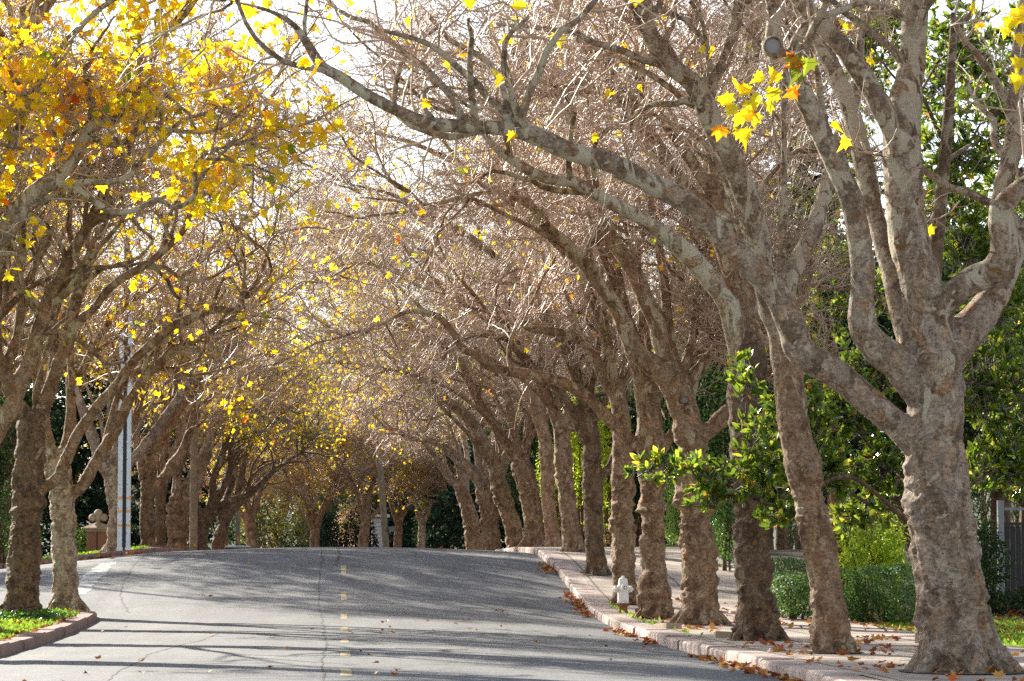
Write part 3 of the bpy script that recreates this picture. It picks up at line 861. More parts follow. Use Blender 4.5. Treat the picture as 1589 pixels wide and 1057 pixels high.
LEFT = [
 dict(label='plane tree outside the left edge, its leaf-laden branches filling the top left corner', seed=31, bark='brown', limb_bark='grey', voxel=.025, rough=.7, side=1, X=1, D=40, tmin=.25,
  trunk=[(-165,1010,90),(-160,900,84),(-155,800,80),(-150,700,80),(-140,600,75),(-130,560,70)],
  limbs=[(0,[(-130,600,50),(-95,470,42),(-50,400,38),(0,365,36),(33,322,32),(60,293,28),(85,275,22),(110,257,20),(133,207,18),(147,193,19),(180,183,18),(197,150,14),(200,117,13),(225,85,12),(250,60,14),(293,10,15),(320,-40,12)]),
   (.5,[(128,215,17),(143,177,15),(140,143,13),(133,107,13),(150,85,12),(175,95,11),(200,120,10)]),
   (-.5,[(60,300,20),(90,285,14),(107,287,12),(130,300,12),(150,315,12),(173,328,12),(207,327,11),(247,310,11),(267,323,10),(287,317,10),(303,300,10),(303,262,10),(317,240,8),(350,227,6)]),
   (0,[(100,295,16),(127,283,11),(167,283,11),(200,273,10),(227,240,9),(253,217,9),(283,187,8),(317,177,7),(350,173,6),(400,190,4)]),
   (.8,[(-130,570,40),(-120,400,32),(-80,250,28),(-30,140,24),(30,60,20),(80,0,16),(120,-60,12)]),
   (-.8,[(-60,390,22),(-20,300,18),(20,220,16),(50,150,14),(100,70,12),(160,10,10),(230,-30,8)]),
   (-.3,[(133,210,14),(180,225,11),(230,200,10),(290,205,9),(340,200,8),(390,160,6),(430,120,5)])],
  twigs=(56,560,5200), tsc=.75, leaves=4200, lsize=.17, lbias=bias_tl, lkind='lobed', zlow=6.1),
 dict(label='plane tree rising from below the left edge with pale leaning limbs', seed=32, bark='brown', limb_bark='brown', voxel=.028, rough=.7, side=1, X=1, D=47,
  trunk=[(-55,985,75),(-50,850,66),(-50,760,62),(-45,700,60)],
  limbs=[(0,[(-45,730,34),(-15,690,27),(8,650,26),(22,622,25),(33,590,25),(50,550,25),(63,503,25),(80,457,24),(100,417,22),(117,383,20),(137,350,17),(158,305,15),(175,270,13),(200,230,11),(215,180,9)]),
   (.5,[(-50,700,32),(-30,560,28),(-15,510,25),(0,467,23),(20,430,20),(37,383,18),(34,345,15),(45,300,13),(60,240,11),(65,180,9)]),
   (-.4,[(-20,520,22),(0,417,20),(10,387,18),(20,350,16),(40,310,14),(60,250,11)]),
   (1.0,[(-40,720,28),(-10,600,22),(12,560,20),(28,520,17),(35,460,14),(60,400,12)]),
   (0,[(-48,690,26),(10,640,22),(25,655,20),(15,600,20),(0,560,20),(-15,520,18)])],
  proc=2, reach=5, twigs=(50,520,5200), leaves=930, lsize=.16, zlow=6.8),
 dict(label='dark knobbly plane tree in the grass corner, ivy round its foot, leftmost whole trunk', seed=33, bark='dark', limb_bark='brown', voxel=.024, rough=1.35, burl=1.6, side=1, tmin=.45,
  trunk=[(29,962,58),(32,940,52),(35,903,47),(40,816,44),(45,730,43),(49,665,44),(55,640,40)],
  limbs=[(.3,[(58,660,30),(68,630,25),(80,600,22),(93,557,20),(107,523,20),(113,483,20),(130,433,17),(143,393,15),(153,370,13),(162,335,11),(178,300,9),(190,250,7)]),
   (0,[(48,775,26),(62,763,17),(77,751,16),(91,739,17),(108,700,17),(123,670,17),(150,633,17),(180,600,17),(193,580,16),(213,553,15),(240,530,14),(273,503,13),(300,490,12),(333,480,11),(370,481,11),(377,460,9),(397,440,8),(410,410,7),(420,377,6),(427,350,5),(433,317,5),(440,267,4),(443,233,3)]),
   (.8,[(60,655,22),(78,595,16),(84,545,15),(85,500,14),(83,450,12),(95,400,10),(100,350,8)]),
   (-.3,[(104,530,16),(122,501,15),(147,477,14),(167,450,13),(193,430,14),(227,410,14),(253,390,12),(283,360,11),(298,320,9),(305,285,8),(330,240,6)]),
   (-.2,[(220,412,10),(240,413,8),(260,417,8),(280,432,7),(307,435,7),(330,430,6),(347,420,5)]),
   (.2,[(45,655,26),(30,630,22),(10,600,20),(-5,560,20),(-20,500,16)])],
  proc=1, reach=4, twigs=(44,420,4300), leaves=700, lsize=.15, zlow=5.2),
 dict(label='lighter plane tree in the grass corner with a long smooth arm leaning right', seed=34, bark='pale', limb_bark='brown', voxel=.026, rough=1.0, side=1, tmin=.45,
  trunk=[(102,946,44),(101,903,38),(99,838,36),(98,795,35),(97,765,37),(90,735,42),(86,705,38)],
  limbs=[(-.4,[(98,790,22),(112,768,17),(130,751,18),(156,704,18),(182,665,17),(200,622,16),(227,583,15),(250,563,14),(267,543,12),(287,536,10),(313,523,9),(333,510,8),(353,497,7),(385,480,5)]),
   (-.2,[(160,700,13),(166,675,12),(175,640,11),(190,600,11),(213,575,10),(243,570,7)]),
   (-.2,[(250,562,11),(264,535,9),(268,517,8),(283,505,7),(300,500,6),(325,480,5)]),
   (.6,[(88,720,30),(103,695,22),(110,650,17),(110,583,15),(124,580,13),(133,563,12),(150,530,12),(167,503,12),(187,483,10),(207,463,8),(217,447,6),(235,420,4)]),
   (.4,[(112,600,13),(109,540,12),(112,480,10),(118,430,8)]),
   (1.0,[(80,715,26),(68,660,20),(70,600,17),(55,540,15),(45,480,13),(50,420,10)])],
  proc=1, reach=4, twigs=(44,420,4300), leaves=600, lsize=.15, zlow=4.5),
 dict(label='broad plane tree left of the twin silver posts, flared foot on the far pavement', seed=35, bark='pale', limb_bark='grey', voxel=.036, rough=.9, side=1, X=1, D=82.2, road=(.3,-.9),
  trunk=[(175,851,25.2),(177,835,20.2),(179,799,19.3),(176,767,21.8),(173,731,23.5)],
  limbs=[(-1,[(174,735,16.8),(202,602,13.4),(252,482,11.8),(322,392,10.1),(400,332,8.4),(470,292,5.9),(530,272,3.4)]),
   (0,[(172,740,21.8),(155,708,20.2),(144,681,19.3),(133,650,16.0),(120,610,13.4),(105,560,10.9),(95,520,8.4)]),
   (.3,[(176,735,20.2),(185,690,15.1),(172,640,14.3),(180,600,12.6),(190,560,11.8),(180,520,10.1)]),(-.3,[(180,745,16.8),(205,715,15.1),(225,690,15.1),(250,655,14.3),(275,620,12.6),(300,585,10.9),(330,555,8.4)])],
  proc=4, reach=7, twigs=(46,560,6200), thin=True, leaves=2095, zlow=4.9, lsize=.125),
 dict(label='dark plane tree just right of the twin silver posts', seed=36, bark='dark', limb_bark='brown', voxel=.04, rough=1.0, side=1, X=1, D=88,
  trunk=[(230,849,22.7),(229,820,21.0),(229,776,21.0),(231,740,23.5)],
  limbs=[(-1,[(231,742,15.1),(262,622,11.8),(312,522,10.1),(372,442,8.4),(432,392,6.7),(500,352,5.0),(560,332,3.4)]),
   (0,[(226,745,18.5),(221,704,15.1),(237,685,15.1),(257,663,15.1),(275,635,14.3),(300,600,11.8),(325,570,10.1),(350,545,7.6)]),
   (-.4,[(238,760,16.8),(257,738,16.0),(271,717,16.0),(284,699,15.1),(293,674,13.4),(300,645,11.8),(315,600,10.1),(340,560,8.4),(365,530,6.7)]),
   (.5,[(228,745,16.8),(215,700,13.4),(210,650,12.6),(228,600,10.9),(240,560,10.1)])],
  proc=3, reach=7.6, twigs=(46,560,6200), thin=True, leaves=2256, zlow=4.9, lsize=.125),
 dict(label='slim dark plane trunk squeezed between two stout ones beyond the twin silver posts', seed=37, bark='dark', limb_bark='brown', voxel=.045, rough=.9, side=1, X=1, D=96,
  trunk=[(250,852,16.8),(249,800,16.0),(249,753,18.5)],
  limbs=[(-1,[(250,755,13.4),(285,680,11.8),(335,600,10.1),(400,505,8.4),(470,442,6.7),(540,412,5.0),(590,420,3.4)]),
   (0,[(250,757,14.3),(262,725,11.8),(275,690,10.9),(290,650,10.9),(305,615,10.1),(322,580,8.4)]),(.4,[(248,757,12.6),(252,715,10.9),(262,670,10.1),(270,630,9.2)])],
  proc=3, reach=7.6, twigs=(44,500,4600), leaves=2095, zlow=4.9, lsize=.125),
 dict(label='squat broad plane trunk beside the left of the tall wooden pole', seed=38, bark='brown', limb_bark='grey', voxel=.05, rough=.9, side=1, X=1, D=104,
  trunk=[(276,855,30.2),(276,830,30.2),(275,799,31.9),(275,780,30.2)],
  limbs=[(-1.5,[(284,790,13.4),(315,700,10.9),(350,625,9.2),(405,540,7.6),(470,482,5.9),(540,458,3.4)]),
   (0,[(284,792,15.1),(293,767,12.6),(309,749,11.8),(318,715,11.8),(328,674,10.1),(335,640,9.2),(350,600,7.6)]),
   (-.5,[(286,798,12.6),(308,752,10.1),(320,715,10.1),(330,680,9.2),(338,655,8.4),(357,637,6.7),(393,635,5.0),(425,634,4.2)]),(.4,[(270,785,13.4),(276,740,11.8),(285,700,10.9),(283,660,9.2)])],
  proc=3, reach=7.6, twigs=(44,500,4600), leaves=2418, zlow=4.9, lsize=.13),
 dict(label='shaded plane tree just right of the tall wooden pole, its limbs leaning to the road', seed=39, bark='dark', voxel=.055, rough=.9, side=1, X=1, D=116,
  trunk=[(312,880,26),(311,840,24),(312,810,22)],
  limbs=[(0,[(311,815,16),(325,790,13),(340,770,12),(357,730,11),(358,690,10),(365,650,9),(385,610,7)]),(-.5,[(313,812,15),(328,780,12),(331,744,11),(348,696,11),(352,650,9),(370,610,7)]),(-1,[(316,820,13),(345,785,11),(388,764,9),(422,733,8),(450,713,6),(464,705,4)])],
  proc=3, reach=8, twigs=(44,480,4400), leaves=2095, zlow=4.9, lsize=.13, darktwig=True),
 dict(label='last dark plane tree of the left row, slanting right behind the parked car roof', seed=40, bark='dark', voxel=.06, rough=.9, side=1, X=1, D=130,
  trunk=[(336,880,22),(338,845,20),(345,820,18)],
  limbs=[(0,[(344,825,14),(360,795,12),(385,770,10),(410,745,9),(440,720,7),(470,700,5)]),(-.5,[(344,822,14),(365,780,11),(375,740,10),(385,700,9),(400,660,8),(420,620,6)]),(.5,[(345,822,13),(350,780,11),(362,740,10),(368,690,9),(380,640,7)])],
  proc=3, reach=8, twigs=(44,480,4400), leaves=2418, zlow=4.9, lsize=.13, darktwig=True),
]
END = [
 dict(label='forked plane tree before the dark hedge, leftmost of four beyond the crest', seed=51, bark='brown', voxel=.055, rough=.6, X=1, D=152, roots=False,
  trunk=[(487,900,17),(488,843,15),(490,812,15)],
  limbs=[(0,[(488,825,10),(481,810,8),(476,787,7),(464,767,6),(450,753,5),(440,720,4)]),(.5,[(490,815,9),(484,790,8),(481,758,7),(472,720,6),(470,690,4)]),(-.5,[(491,815,10),(498,795,9),(512,760,7),(521,721,6),(525,690,4)]),(-1,[(492,818,9),(505,785,8),(521,758,7),(538,741,6),(552,721,5),(560,690,4)])],
  proc=2, side=1, reach=4.5, twigs=(36,380,3600), leaves=1116, lsize=.14, zlow=3.0),
 dict(label='forked plane tree beyond the crest just left of the white garage side', seed=52, bark='brown', voxel=.055, rough=.6, X=1, D=149, roots=False,
  trunk=[(562,900,17),(563,846,16),(568,803,14)],
  limbs=[(0,[(567,812,9),(560,793,8),(553,765,7),(541,738,6),(530,729,5),(515,700,4)]),(.4,[(568,808,9),(570,786,9),(576,756,8),(583,737,8),(582,708,6),(578,680,4)]),(-.5,[(570,812,9),(578,800,8),(590,788,8),(595,765,7),(602,737,6),(612,699,5),(620,670,3)])],
  proc=2, side=-1, reach=4.5, twigs=(36,380,3600), leaves=1116, lsize=.14, zlow=3.0),
 dict(label='plane tree beyond the crest just right of the leaning grey pole', seed=53, bark='brown', voxel=.055, rough=.6, X=1, D=154, roots=False,
  trunk=[(617,900,14),(617,846,13),(619,812,12)],
  limbs=[(0,[(618,816,8),(608,788,7),(603,765,6),(600,745,5),(602,715,4)]),(.4,[(620,812,8),(621,786,7),(616,756,6),(612,725,5),(608,690,4)]),(-.5,[(620,815,8),(632,784,7),(644,756,6),(661,729,5),(668,700,3)])],
  proc=2, side=1, reach=4.5, twigs=(34,360,3400), leaves=1400, lsize=.14, zlow=3.0),
 dict(label='rightmost far plane tree beyond the crest, beside the small sunny lawn', seed=54, bark='pale', limb_bark='grey', voxel=.055, rough=.6, X=1, D=151, roots=False,
  trunk=[(654,900,13),(654,846,12),(655,812,11)],
  limbs=[(0,[(654,816,7),(648,797,7),(646,778,6),(640,750,5),(630,720,4)]),(.4,[(655,812,7),(656,790,6),(668,768,5),(672,752,5),(676,720,4)]),(-.5,[(656,815,8),(663,798,7),(670,778,6),(682,752,5),(695,746,4),(705,730,3)])],
  proc=2, side=-1, reach=4.5, twigs=(34,360,3400), leaves=1400, lsize=.14, zlow=3.0),
]
for s in RIGHT + LEFT + END:
    plane_tree(s)

# ------------------------------------------------------------------ light and sky
SUN_AZ = R(-33)       # from +Y towards -X
SUN_EL = R(24.5)
sd = np.array([math.sin(SUN_AZ) * math.cos(SUN_EL), math.cos(SUN_AZ) * math.cos(SUN_EL), math.sin(SUN_EL)])
w = bpy.data.worlds.new('World'); scene.world = w; w.use_nodes = True
nt = w.node_tree
bg = nt.nodes['Background']
sky = nt.nodes.new('ShaderNodeTexSky'); sky.sky_type = 'NISHITA'; sky.sun_disc = False
sky.sun_elevation = SUN_EL; sky.sun_rotation = SUN_AZ
sky.air_density = 1.0; sky.dust_density = .5; sky.ozone_density = 1.0
bw = nt.nodes.new('ShaderNodeRGBToBW'); nt.links.new(sky.outputs[0], bw.inputs[0])
nt.links.new(mix(nt, .5, sky.outputs[0], bw.outputs[0]), bg.inputs[0])      # thin high cloud pales the blue
bg.inputs[1].default_value = .115
sl = bpy.data.lights.new('sun', 'SUN'); sl.energy = 5.0; sl.angle = R(.5); sl.color = (1, .93, .80)
so = bpy.data.objects.new('sun', sl); COL.objects.link(so)
so.rotation_euler = Vector(-sd).to_track_quat('-Z', 'Y').to_euler()
vs = scene.view_settings
vs.view_transform = 'Standard'; vs.look = 'None'; vs.gamma = 1; vs.exposure = 1.55
scene.cycles.max_bounces = 8
scene.cycles.transmission_bounces = 6
scene.cycles.use_denoising = False

# ------------------------------------------------------------------ ground, road, kerbs
def grid_mesh(name, X, Y, Z, mat, skip=None):
    ny, nx = X.shape
    v = np.stack([X, Y, Z], -1).reshape(-1, 3)
    i = np.arange(ny - 1)[:, None] * nx; j = np.arange(nx - 1)[None, :]
    q = np.stack([i + j, i + j + 1, i + j + nx + 1, i + j + nx], -1).reshape(-1, 4)
    st, to = uniform_faces(len(q), 4)
    return np_mesh(name, v, q.ravel(), st, to, mat)


ys = np.unique(np.concatenate([np.linspace(-60, 15, 20), np.arange(15, 130, .5), np.linspace(130, 260, 50), np.linspace(260, 900, 30)]))
xs = np.unique(np.concatenate([np.linspace(-500, -45, 20), np.arange(-45, 45, 1.25), np.linspace(45, 500, 20)]))
GX, GY = np.meshgrid(xs, ys)
GZ = zr(GX, GY) - .10 - .16 * np.clip(1 - (GX / 5.6) ** 2, 0, 1)
inwalk_left = (GX < -5.6) & ((GY < 56) | (GY > 82))
GZ = GZ - .15 * ((GX < -5.5) & (GY > 55) & (GY < 84))
GZ += np.where(GX > 9.4, .13 + .012 * np.clip(GX - 9.4, 0, 60), 0)
GZ += np.where((GX < -9.0) & (GY > 84), .13, 0)
tag(link_mesh('ground', grid_mesh('ground', GX, GY, GZ, M_SOIL)), kind='structure')

hx = np.linspace(-420, 420, 90); hy = np.linspace(230, 520, 24)
HX, HY = np.meshgrid(hx, hy)
hh = (fbm(np.stack([HX * .012, HY * .012, HX * 0], -1).reshape(-1, 3), 3, 2).reshape(HX.shape) * 5 + 15) * sstep(HY, 235, 400) + fbm(np.stack([HX * .15, HY * .15, HX * 0], -1).reshape(-1, 3), 2, 4).reshape(HX.shape) * 1.5
M_HILL = simple('wooded_hill', (.07, .085, .05), .95, .25, .6, bumpd=.5)
tag(link_mesh('hills', grid_mesh('hills', HX, HY, zr(HX, HY) - .6 + hh, M_HILL)), kind='structure')

# road, with the cross street joining from the left
ry = np.unique(np.concatenate([np.arange(-40, 15, 2.), np.arange(15, 112, .4), np.arange(112, 230, 2.)]))
rx = np.unique(np.concatenate([np.linspace(-7.9, -5.2, 6), np.linspace(-5.15, 5.15, 25)]))
X, Y = np.meshgrid(rx, ry)
tag(link_mesh('road', grid_mesh('road', X, Y, zr(X, Y), M_ASPH)), kind='structure')
X, Y = np.meshgrid(np.linspace(-60, -7.9, 60), np.arange(56, 83.1, .4))
tag(link_mesh('cross_street', grid_mesh('cross_street', X, Y, zr(X, Y) , M_ASPH)), kind='structure')


def kerb_strip(name, path, mat, h=.15, w=.32, seg=1.55, inner=1):
    """path: polyline xy of the road-side edge; stones of length seg with open joints"""
    P = np.array(path, float)
    d = np.r_[0, np.cumsum(np.linalg.norm(np.diff(P, axis=0), axis=1))]
    rng = random.Random(3)
    V = []; Fc = []
    s = 0.0
    while s < d[-1] - .2:
        e = min(s + seg * rng.uniform(.85, 1.15), d[-1])
        ss = np.linspace(s + .014, e - .014, max(2, int((e - s) / .3) + 1))
        px = np.interp(ss, d, P[:, 0]); py = np.interp(ss, d, P[:, 1])
        tx = np.gradient(px); ty = np.gradient(py); ln = np.hypot(tx, ty); nx, ny = -ty / ln * inner, tx / ln * inner
        dz = rng.uniform(-.014, .018); dn = rng.uniform(-.022, .022)
        prof_ = [(-.01, -.25), (.0, h - .03), (.03, h), (w, h), (w, -.25)]
        b0 = len(V)
        for k in range(len(ss)):
            for (o, z) in prof_:
                xx, yy = px[k] + nx[k] * (o + dn), py[k] + ny[k] * (o + dn)
                V.append((xx, yy, float(zr(px[k], py[k])) + z + dz + .004))
        n = len(prof_)
        for k in range(len(ss) - 1):
            for j in range(n - 1):
                a = b0 + k * n + j
                Fc.append((a, a + 1, a + n + 1, a + n) if inner < 0 else (a, a + n, a + n + 1, a + 1))
        Fc.append(tuple(b0 + j for j in range(n))); Fc.append(tuple(b0 + (len(ss) - 1) * n + j for j in range(n - 1, -1, -1)))
        s = e
    me = bpy.data.meshes.new(name); me.from_pydata(V, [], Fc); me.materials.append(mat)
    me.update()
    return tag(link_mesh(name, me), kind='structure')


def arc(cx, cy, r, a0, a1, n=10):
    return [(cx + r * math.cos(R(a0 + (a1 - a0) * i / n)), cy + r * math.sin(R(a0 + (a1 - a0) * i / n))) for i in range(n + 1)]


kerb_strip('kerb', [(5.15, y) for y in np.arange(10, 200, 1.0)], M_KERB, inner=-1, w=.42)
pathL = [(-4.75 + (y - 37) * -.003, y) for y in np.arange(10, 55.6, 1.0)] + arc(-6.0, 55.8, 1.2, 0, 90) + [(-x, 57.0) for x in np.arange(7, 50, 1.)]
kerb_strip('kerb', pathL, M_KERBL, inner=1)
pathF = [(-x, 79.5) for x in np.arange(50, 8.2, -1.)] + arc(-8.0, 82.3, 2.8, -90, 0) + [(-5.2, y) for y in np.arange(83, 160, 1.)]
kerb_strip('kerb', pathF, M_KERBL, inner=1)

# right pavement
ry2 = np.unique(np.concatenate([np.arange(10, 130, .5), np.arange(130, 200, 2)]))
X, Y = np.meshgrid(np.linspace(5.55, 9.6, 10), ry2)
rn = np.random.default_rng(5)
tag(link_mesh('sidewalk', grid_mesh('sidewalk', X, Y, zr(X, Y) + .15 + .008 * fbm(np.stack([X, Y, X * 0], -1).reshape(-1, 3) * .5, 2).reshape(X.shape), M_WALK)), kind='structure')


def block(name, xe, y0, y1, mat, x0=-60, nx=40, off=.14, dy=.25):
    Yv = np.arange(y0, y1 + 1e-6, dy)
    t = np.linspace(0, 1, nx) ** 1.8
    X = np.array([xe(y) + (x0 - xe(y)) * t for y in Yv]); Y = np.repeat(Yv[:, None], nx, 1)
    return tag(link_mesh(name, grid_mesh(name, X[:, ::-1], Y, zr(X[:, ::-1], Y) + off, mat)), kind='structure')


def xnear(y):
    if y < 55.8: return -4.75 - .003 * (y - 37) - .2
    return -6.0 + math.sqrt(max(0, 1.0 - (y - 55.8) ** 2))


block('lawn_verge', xnear, 10, 56.8, M_TURF)


def xfar(y):
    if y > 82.3: return -5.4
    return -8.0 + math.sqrt(max(0, 2.6 ** 2 - (82.3 - y) ** 2))


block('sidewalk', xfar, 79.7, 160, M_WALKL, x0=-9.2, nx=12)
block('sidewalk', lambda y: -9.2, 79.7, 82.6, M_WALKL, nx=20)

# centre dashes and cracks
def flat_patch(name, x0, x1, y0, y1, mat, lift, jitter=0, seed=0):
    nx, ny = 3, max(2, int((y1 - y0) / .3))
    X, Y = np.meshgrid(np.linspace(x0, x1, nx), np.linspace(y0, y1, ny))
    if jitter:
        X = X + np.random.default_rng(seed).normal(size=X.shape) * jitter
    return tag(link_mesh(name, grid_mesh(name, X, Y, zr(X, Y) + lift, mat)), kind='structure')


y = 24.0; k = 0
while y < 66:
    flat_patch('lane_marking', .0, .125, y, y + 1.9, M_YELLOW, .004, .006, k); y += 5.9; k += 1
M_TAR = simple('crack_tar', (.035, .033, .03), .8, 20, .3)
M_TARW = simple('faded_white_paint', (.33, .33, .32), .8, 6, .6)


def crack(pts, w0, lift, mat=M_TAR, seed=0):
    rg = np.random.default_rng(seed)
    P = catmull(np.array([(x, y, 0.) for x, y in pts]), step=.15)
    P[:, 0] += np.cumsum(rg.normal(size=len(P)) * .012)
    T = np.gradient(P[:, :2], axis=0); T /= np.linalg.norm(T, axis=1)[:, None]
    W = w0 * (.6 + .6 * rg.random(len(P)))[:, None]
    A = P[:, :2] + np.stack([-T[:, 1], T[:, 0]], 1) * W; B = P[:, :2] - np.stack([-T[:, 1], T[:, 0]], 1) * W
    X = np.stack([B[:, 0], A[:, 0]], 1); Y = np.stack([B[:, 1], A[:, 1]], 1)
    tag(link_mesh('road_crack', grid_mesh('road_crack', X, Y, zr(X, Y) + lift, mat)), kind='structure')


crack([(-.12, 22), (-.16, 35), (-.1, 45), (-.2, 55), (-.1, 66), (-.05, 78), (0, 95)], .012, .003, seed=1)
crack([(-.10, 67), (-.04, 75), (.02, 85), (0, 98)], .03, .0045, seed=9)
crack([(-4.3, 57.5), (-4.9, 63), (-5.1, 70), (-5.0, 76)], .02, .003, seed=2)
crack([(-2.2, 24), (-2.5, 36), (-2.1, 47)], .010, .003, seed=4)
flat_patch('crosswalk_line', -6.05, -5.6, 62.5, 71, M_TARW, .003, .05, 7)

# ------------------------------------------------------------------ grass and litter
def blades(name, rng, pts, h, label, cat, lean=.5):
    n = len(pts)
    tip = norm(np.stack([rng.normal(size=n) * lean, rng.normal(size=n) * lean, np.ones(n)], 1))
    nr = norm(rng.normal(size=(n, 3)) * np.array([1, 1, .2]))
    me = leaves_mesh(name, pts, nr, tip, rng.uniform(.5, 1.3, n) * h, 'quad', M_GRASS, np.clip(rng.normal(.5, .25, n), 0, 1))
    # narrow blades
    return tag(link_mesh(name, me), label, cat, None, 'stuff')


rng = np.random.default_rng(77)
n = 26000
gx = -4.95 - rng.random(n) ** 1.3 * 5; gy = rng.uniform(30, 56.6, n)
ok = gx < np.array([xnear(y) for y in gy]) - .12
gx, gy = gx[ok], gy[ok]
dens = fbm(np.stack([gx, gy, gx * 0], 1) * .8, 2, 3)
L1b = RIGHT and LEFT[2]['base']
far = np.hypot(gx - L1b[0], gy - L1b[1])
ok = (dens > -.45) & (far > .75)
gx, gy = gx[ok], gy[ok]
blades('grass', rng, np.stack([gx, gy, zr(gx, gy) + .135], 1), .085, 'bright green grass on the left corner verge', 'grass')
# ivy at L1 foot
n = 2600
a = rng.random(n) * 2 * PI; rr = .35 + np.abs(rng.normal(size=n)) * .45
ix = L1b[0] + np.cos(a) * rr + .1; iy = L1b[1] + np.sin(a) * rr * 1.1
ok = ix < -5.05; ix, iy = ix[ok], iy[ok]; n = len(ix)
tag(link_mesh('ivy_ground_cover', leaves_mesh('ivy_ground_cover', np.stack([ix, iy, zr(ix, iy) + .16 + rng.random(n) * .22 * np.exp(-(np.hypot(ix - L1b[0], iy - L1b[1]) - .35))], 1), rng.normal(size=(n, 3)) + [0, 0, 1], rng.normal(size=(n, 3)), rng.uniform(.05, .09, n), 'oval', M_IVY, rng.random(n) * .7)),
    'ivy and low weeds round the foot of the dark corner tree', 'ivy', None, 'stuff')
# right lawn
n = 16000
gx = rng.uniform(9.7, 16, n); gy = rng.uniform(36, 54, n)
gz = zr(gx, gy) - .1 + .13 + .012 * (gx - 9.4)
blades('grass', rng, np.stack([gx, gy, gz], 1), .10, 'sunlit lawn behind the right pavement', 'grass')
# weeds in kerb joints and grass on far left pavement
n = 2600
gx = rng.uniform(-9, -5.8, n); gy = rng.uniform(82.6, 86, n)
blades('grass', rng, np.stack([gx, gy, zr(gx, gy) + .14], 1), .12, 'small grass patch round the twin silver posts', 'grass')
kx = []; ky = []
for cx, cy, m in [(5.58, 57, 25), (5.6, 54, 30), (5.65, 51, 25), (5.7, 46, 14), (5.9, 51.5, 15)]:
    kx.append(cx + rng.normal(size=m) * .03); ky.append(cy + rng.normal(size=m) * .7)
kx = np.concatenate(kx); ky = np.concatenate(ky)
blades('weeds', rng, np.stack([kx, ky, zr(kx, ky) + .15], 1), .08, 'weeds growing in the joint behind the right kerb', 'weeds')


def litter(name, xs_, ys_, zoff, size, label, seed):
    rg = np.random.default_rng(seed); n = len(xs_)
    pos = np.stack([xs_, ys_, zr(xs_, ys_) + zoff + rg.random(n) * .02], 1)
    nr = norm(rg.normal(size=(n, 3)) * .35 + [0, 0, 1])
    me = leaves_mesh(name, pos, nr, rg.normal(size=(n, 3)), rg.uniform(.6, 1.2, n) * size, 'lobed', M_LITTER, rg.random(n))
    return tag(link_mesh(name, me), label, 'fallen leaves', None, 'stuff')


n = 1050
gy = 22 + rng.random(n) ** .8 * 52; gx = 5.13 - np.abs(rng.normal(size=n)) * .14
cl = vnoise(np.stack([gy * .7, gy * 0, gy * 0], 1), 4); ok = cl > -.25
litter('fallen_leaves', gx[ok], gy[ok], .02, .115, 'rust-red fallen leaves drifted along the right gutter', 1)
n = 900
gx = rng.uniform(5.6, 9.6, n); gy = rng.uniform(24, 60, n)
cl = vnoise(np.stack([gx * .6, gy * .35, gy * 0], 1), 4); ok = cl > .0
litter('fallen_leaves', gx[ok], gy[ok], .165, .14, 'rusty leaves scattered over the right pavement', 2)
n = 240
gx = rng.uniform(-5.1, 5.0, n); gy = rng.uniform(24, 85, n)
ok = vnoise(np.stack([gx * .5, gy * .3, gy * 0], 1), 6) > .25
litter('fallen_leaves', gx[ok], gy[ok],   .012, .10, 'a few dry leaves strewn on the asphalt', 3)
n = 1300
gx = -5.0 - rng.random(n) ** 1.5 * 4; gy = rng.uniform(32, 56, n)
ok = gx < np.array([xnear(y) for y in gy]) - .05
litter('fallen_leaves', gx[ok], gy[ok], .17, .11, 'dry leaves lying in the grass of the left corner', 4)
n = 500
gx = rng.uniform(-22, -5.5, n); gy = 79.9 - np.abs(rng.normal(size=n)) * .35
litter('fallen_leaves', gx, gy, .03, .16, 'dry leaves along the far left kerb', 5)
n = 1800
gx = rng.uniform(9.6, 16, n); gy = rng.uniform(44, 58, n)
pos_z = zr(gx, gy) + .05 + .012 * (gx - 9.4)
rg = np.random.default_rng(8)
tag(link_mesh('fallen_leaves', leaves_mesh('fallen_leaves', np.stack([gx, gy, pos_z + rg.random(n) * .05], 1), norm(rg.normal(size=(n, 3)) * .4 + [0, 0, 1]), rg.normal(size=(n, 3)), rg.uniform(.08, .17, n), 'lobed', M_LITTER, rg.random(n))),
    'rusty leaves heaped under the garden shrubs at the right', 'fallen leaves', None, 'stuff')

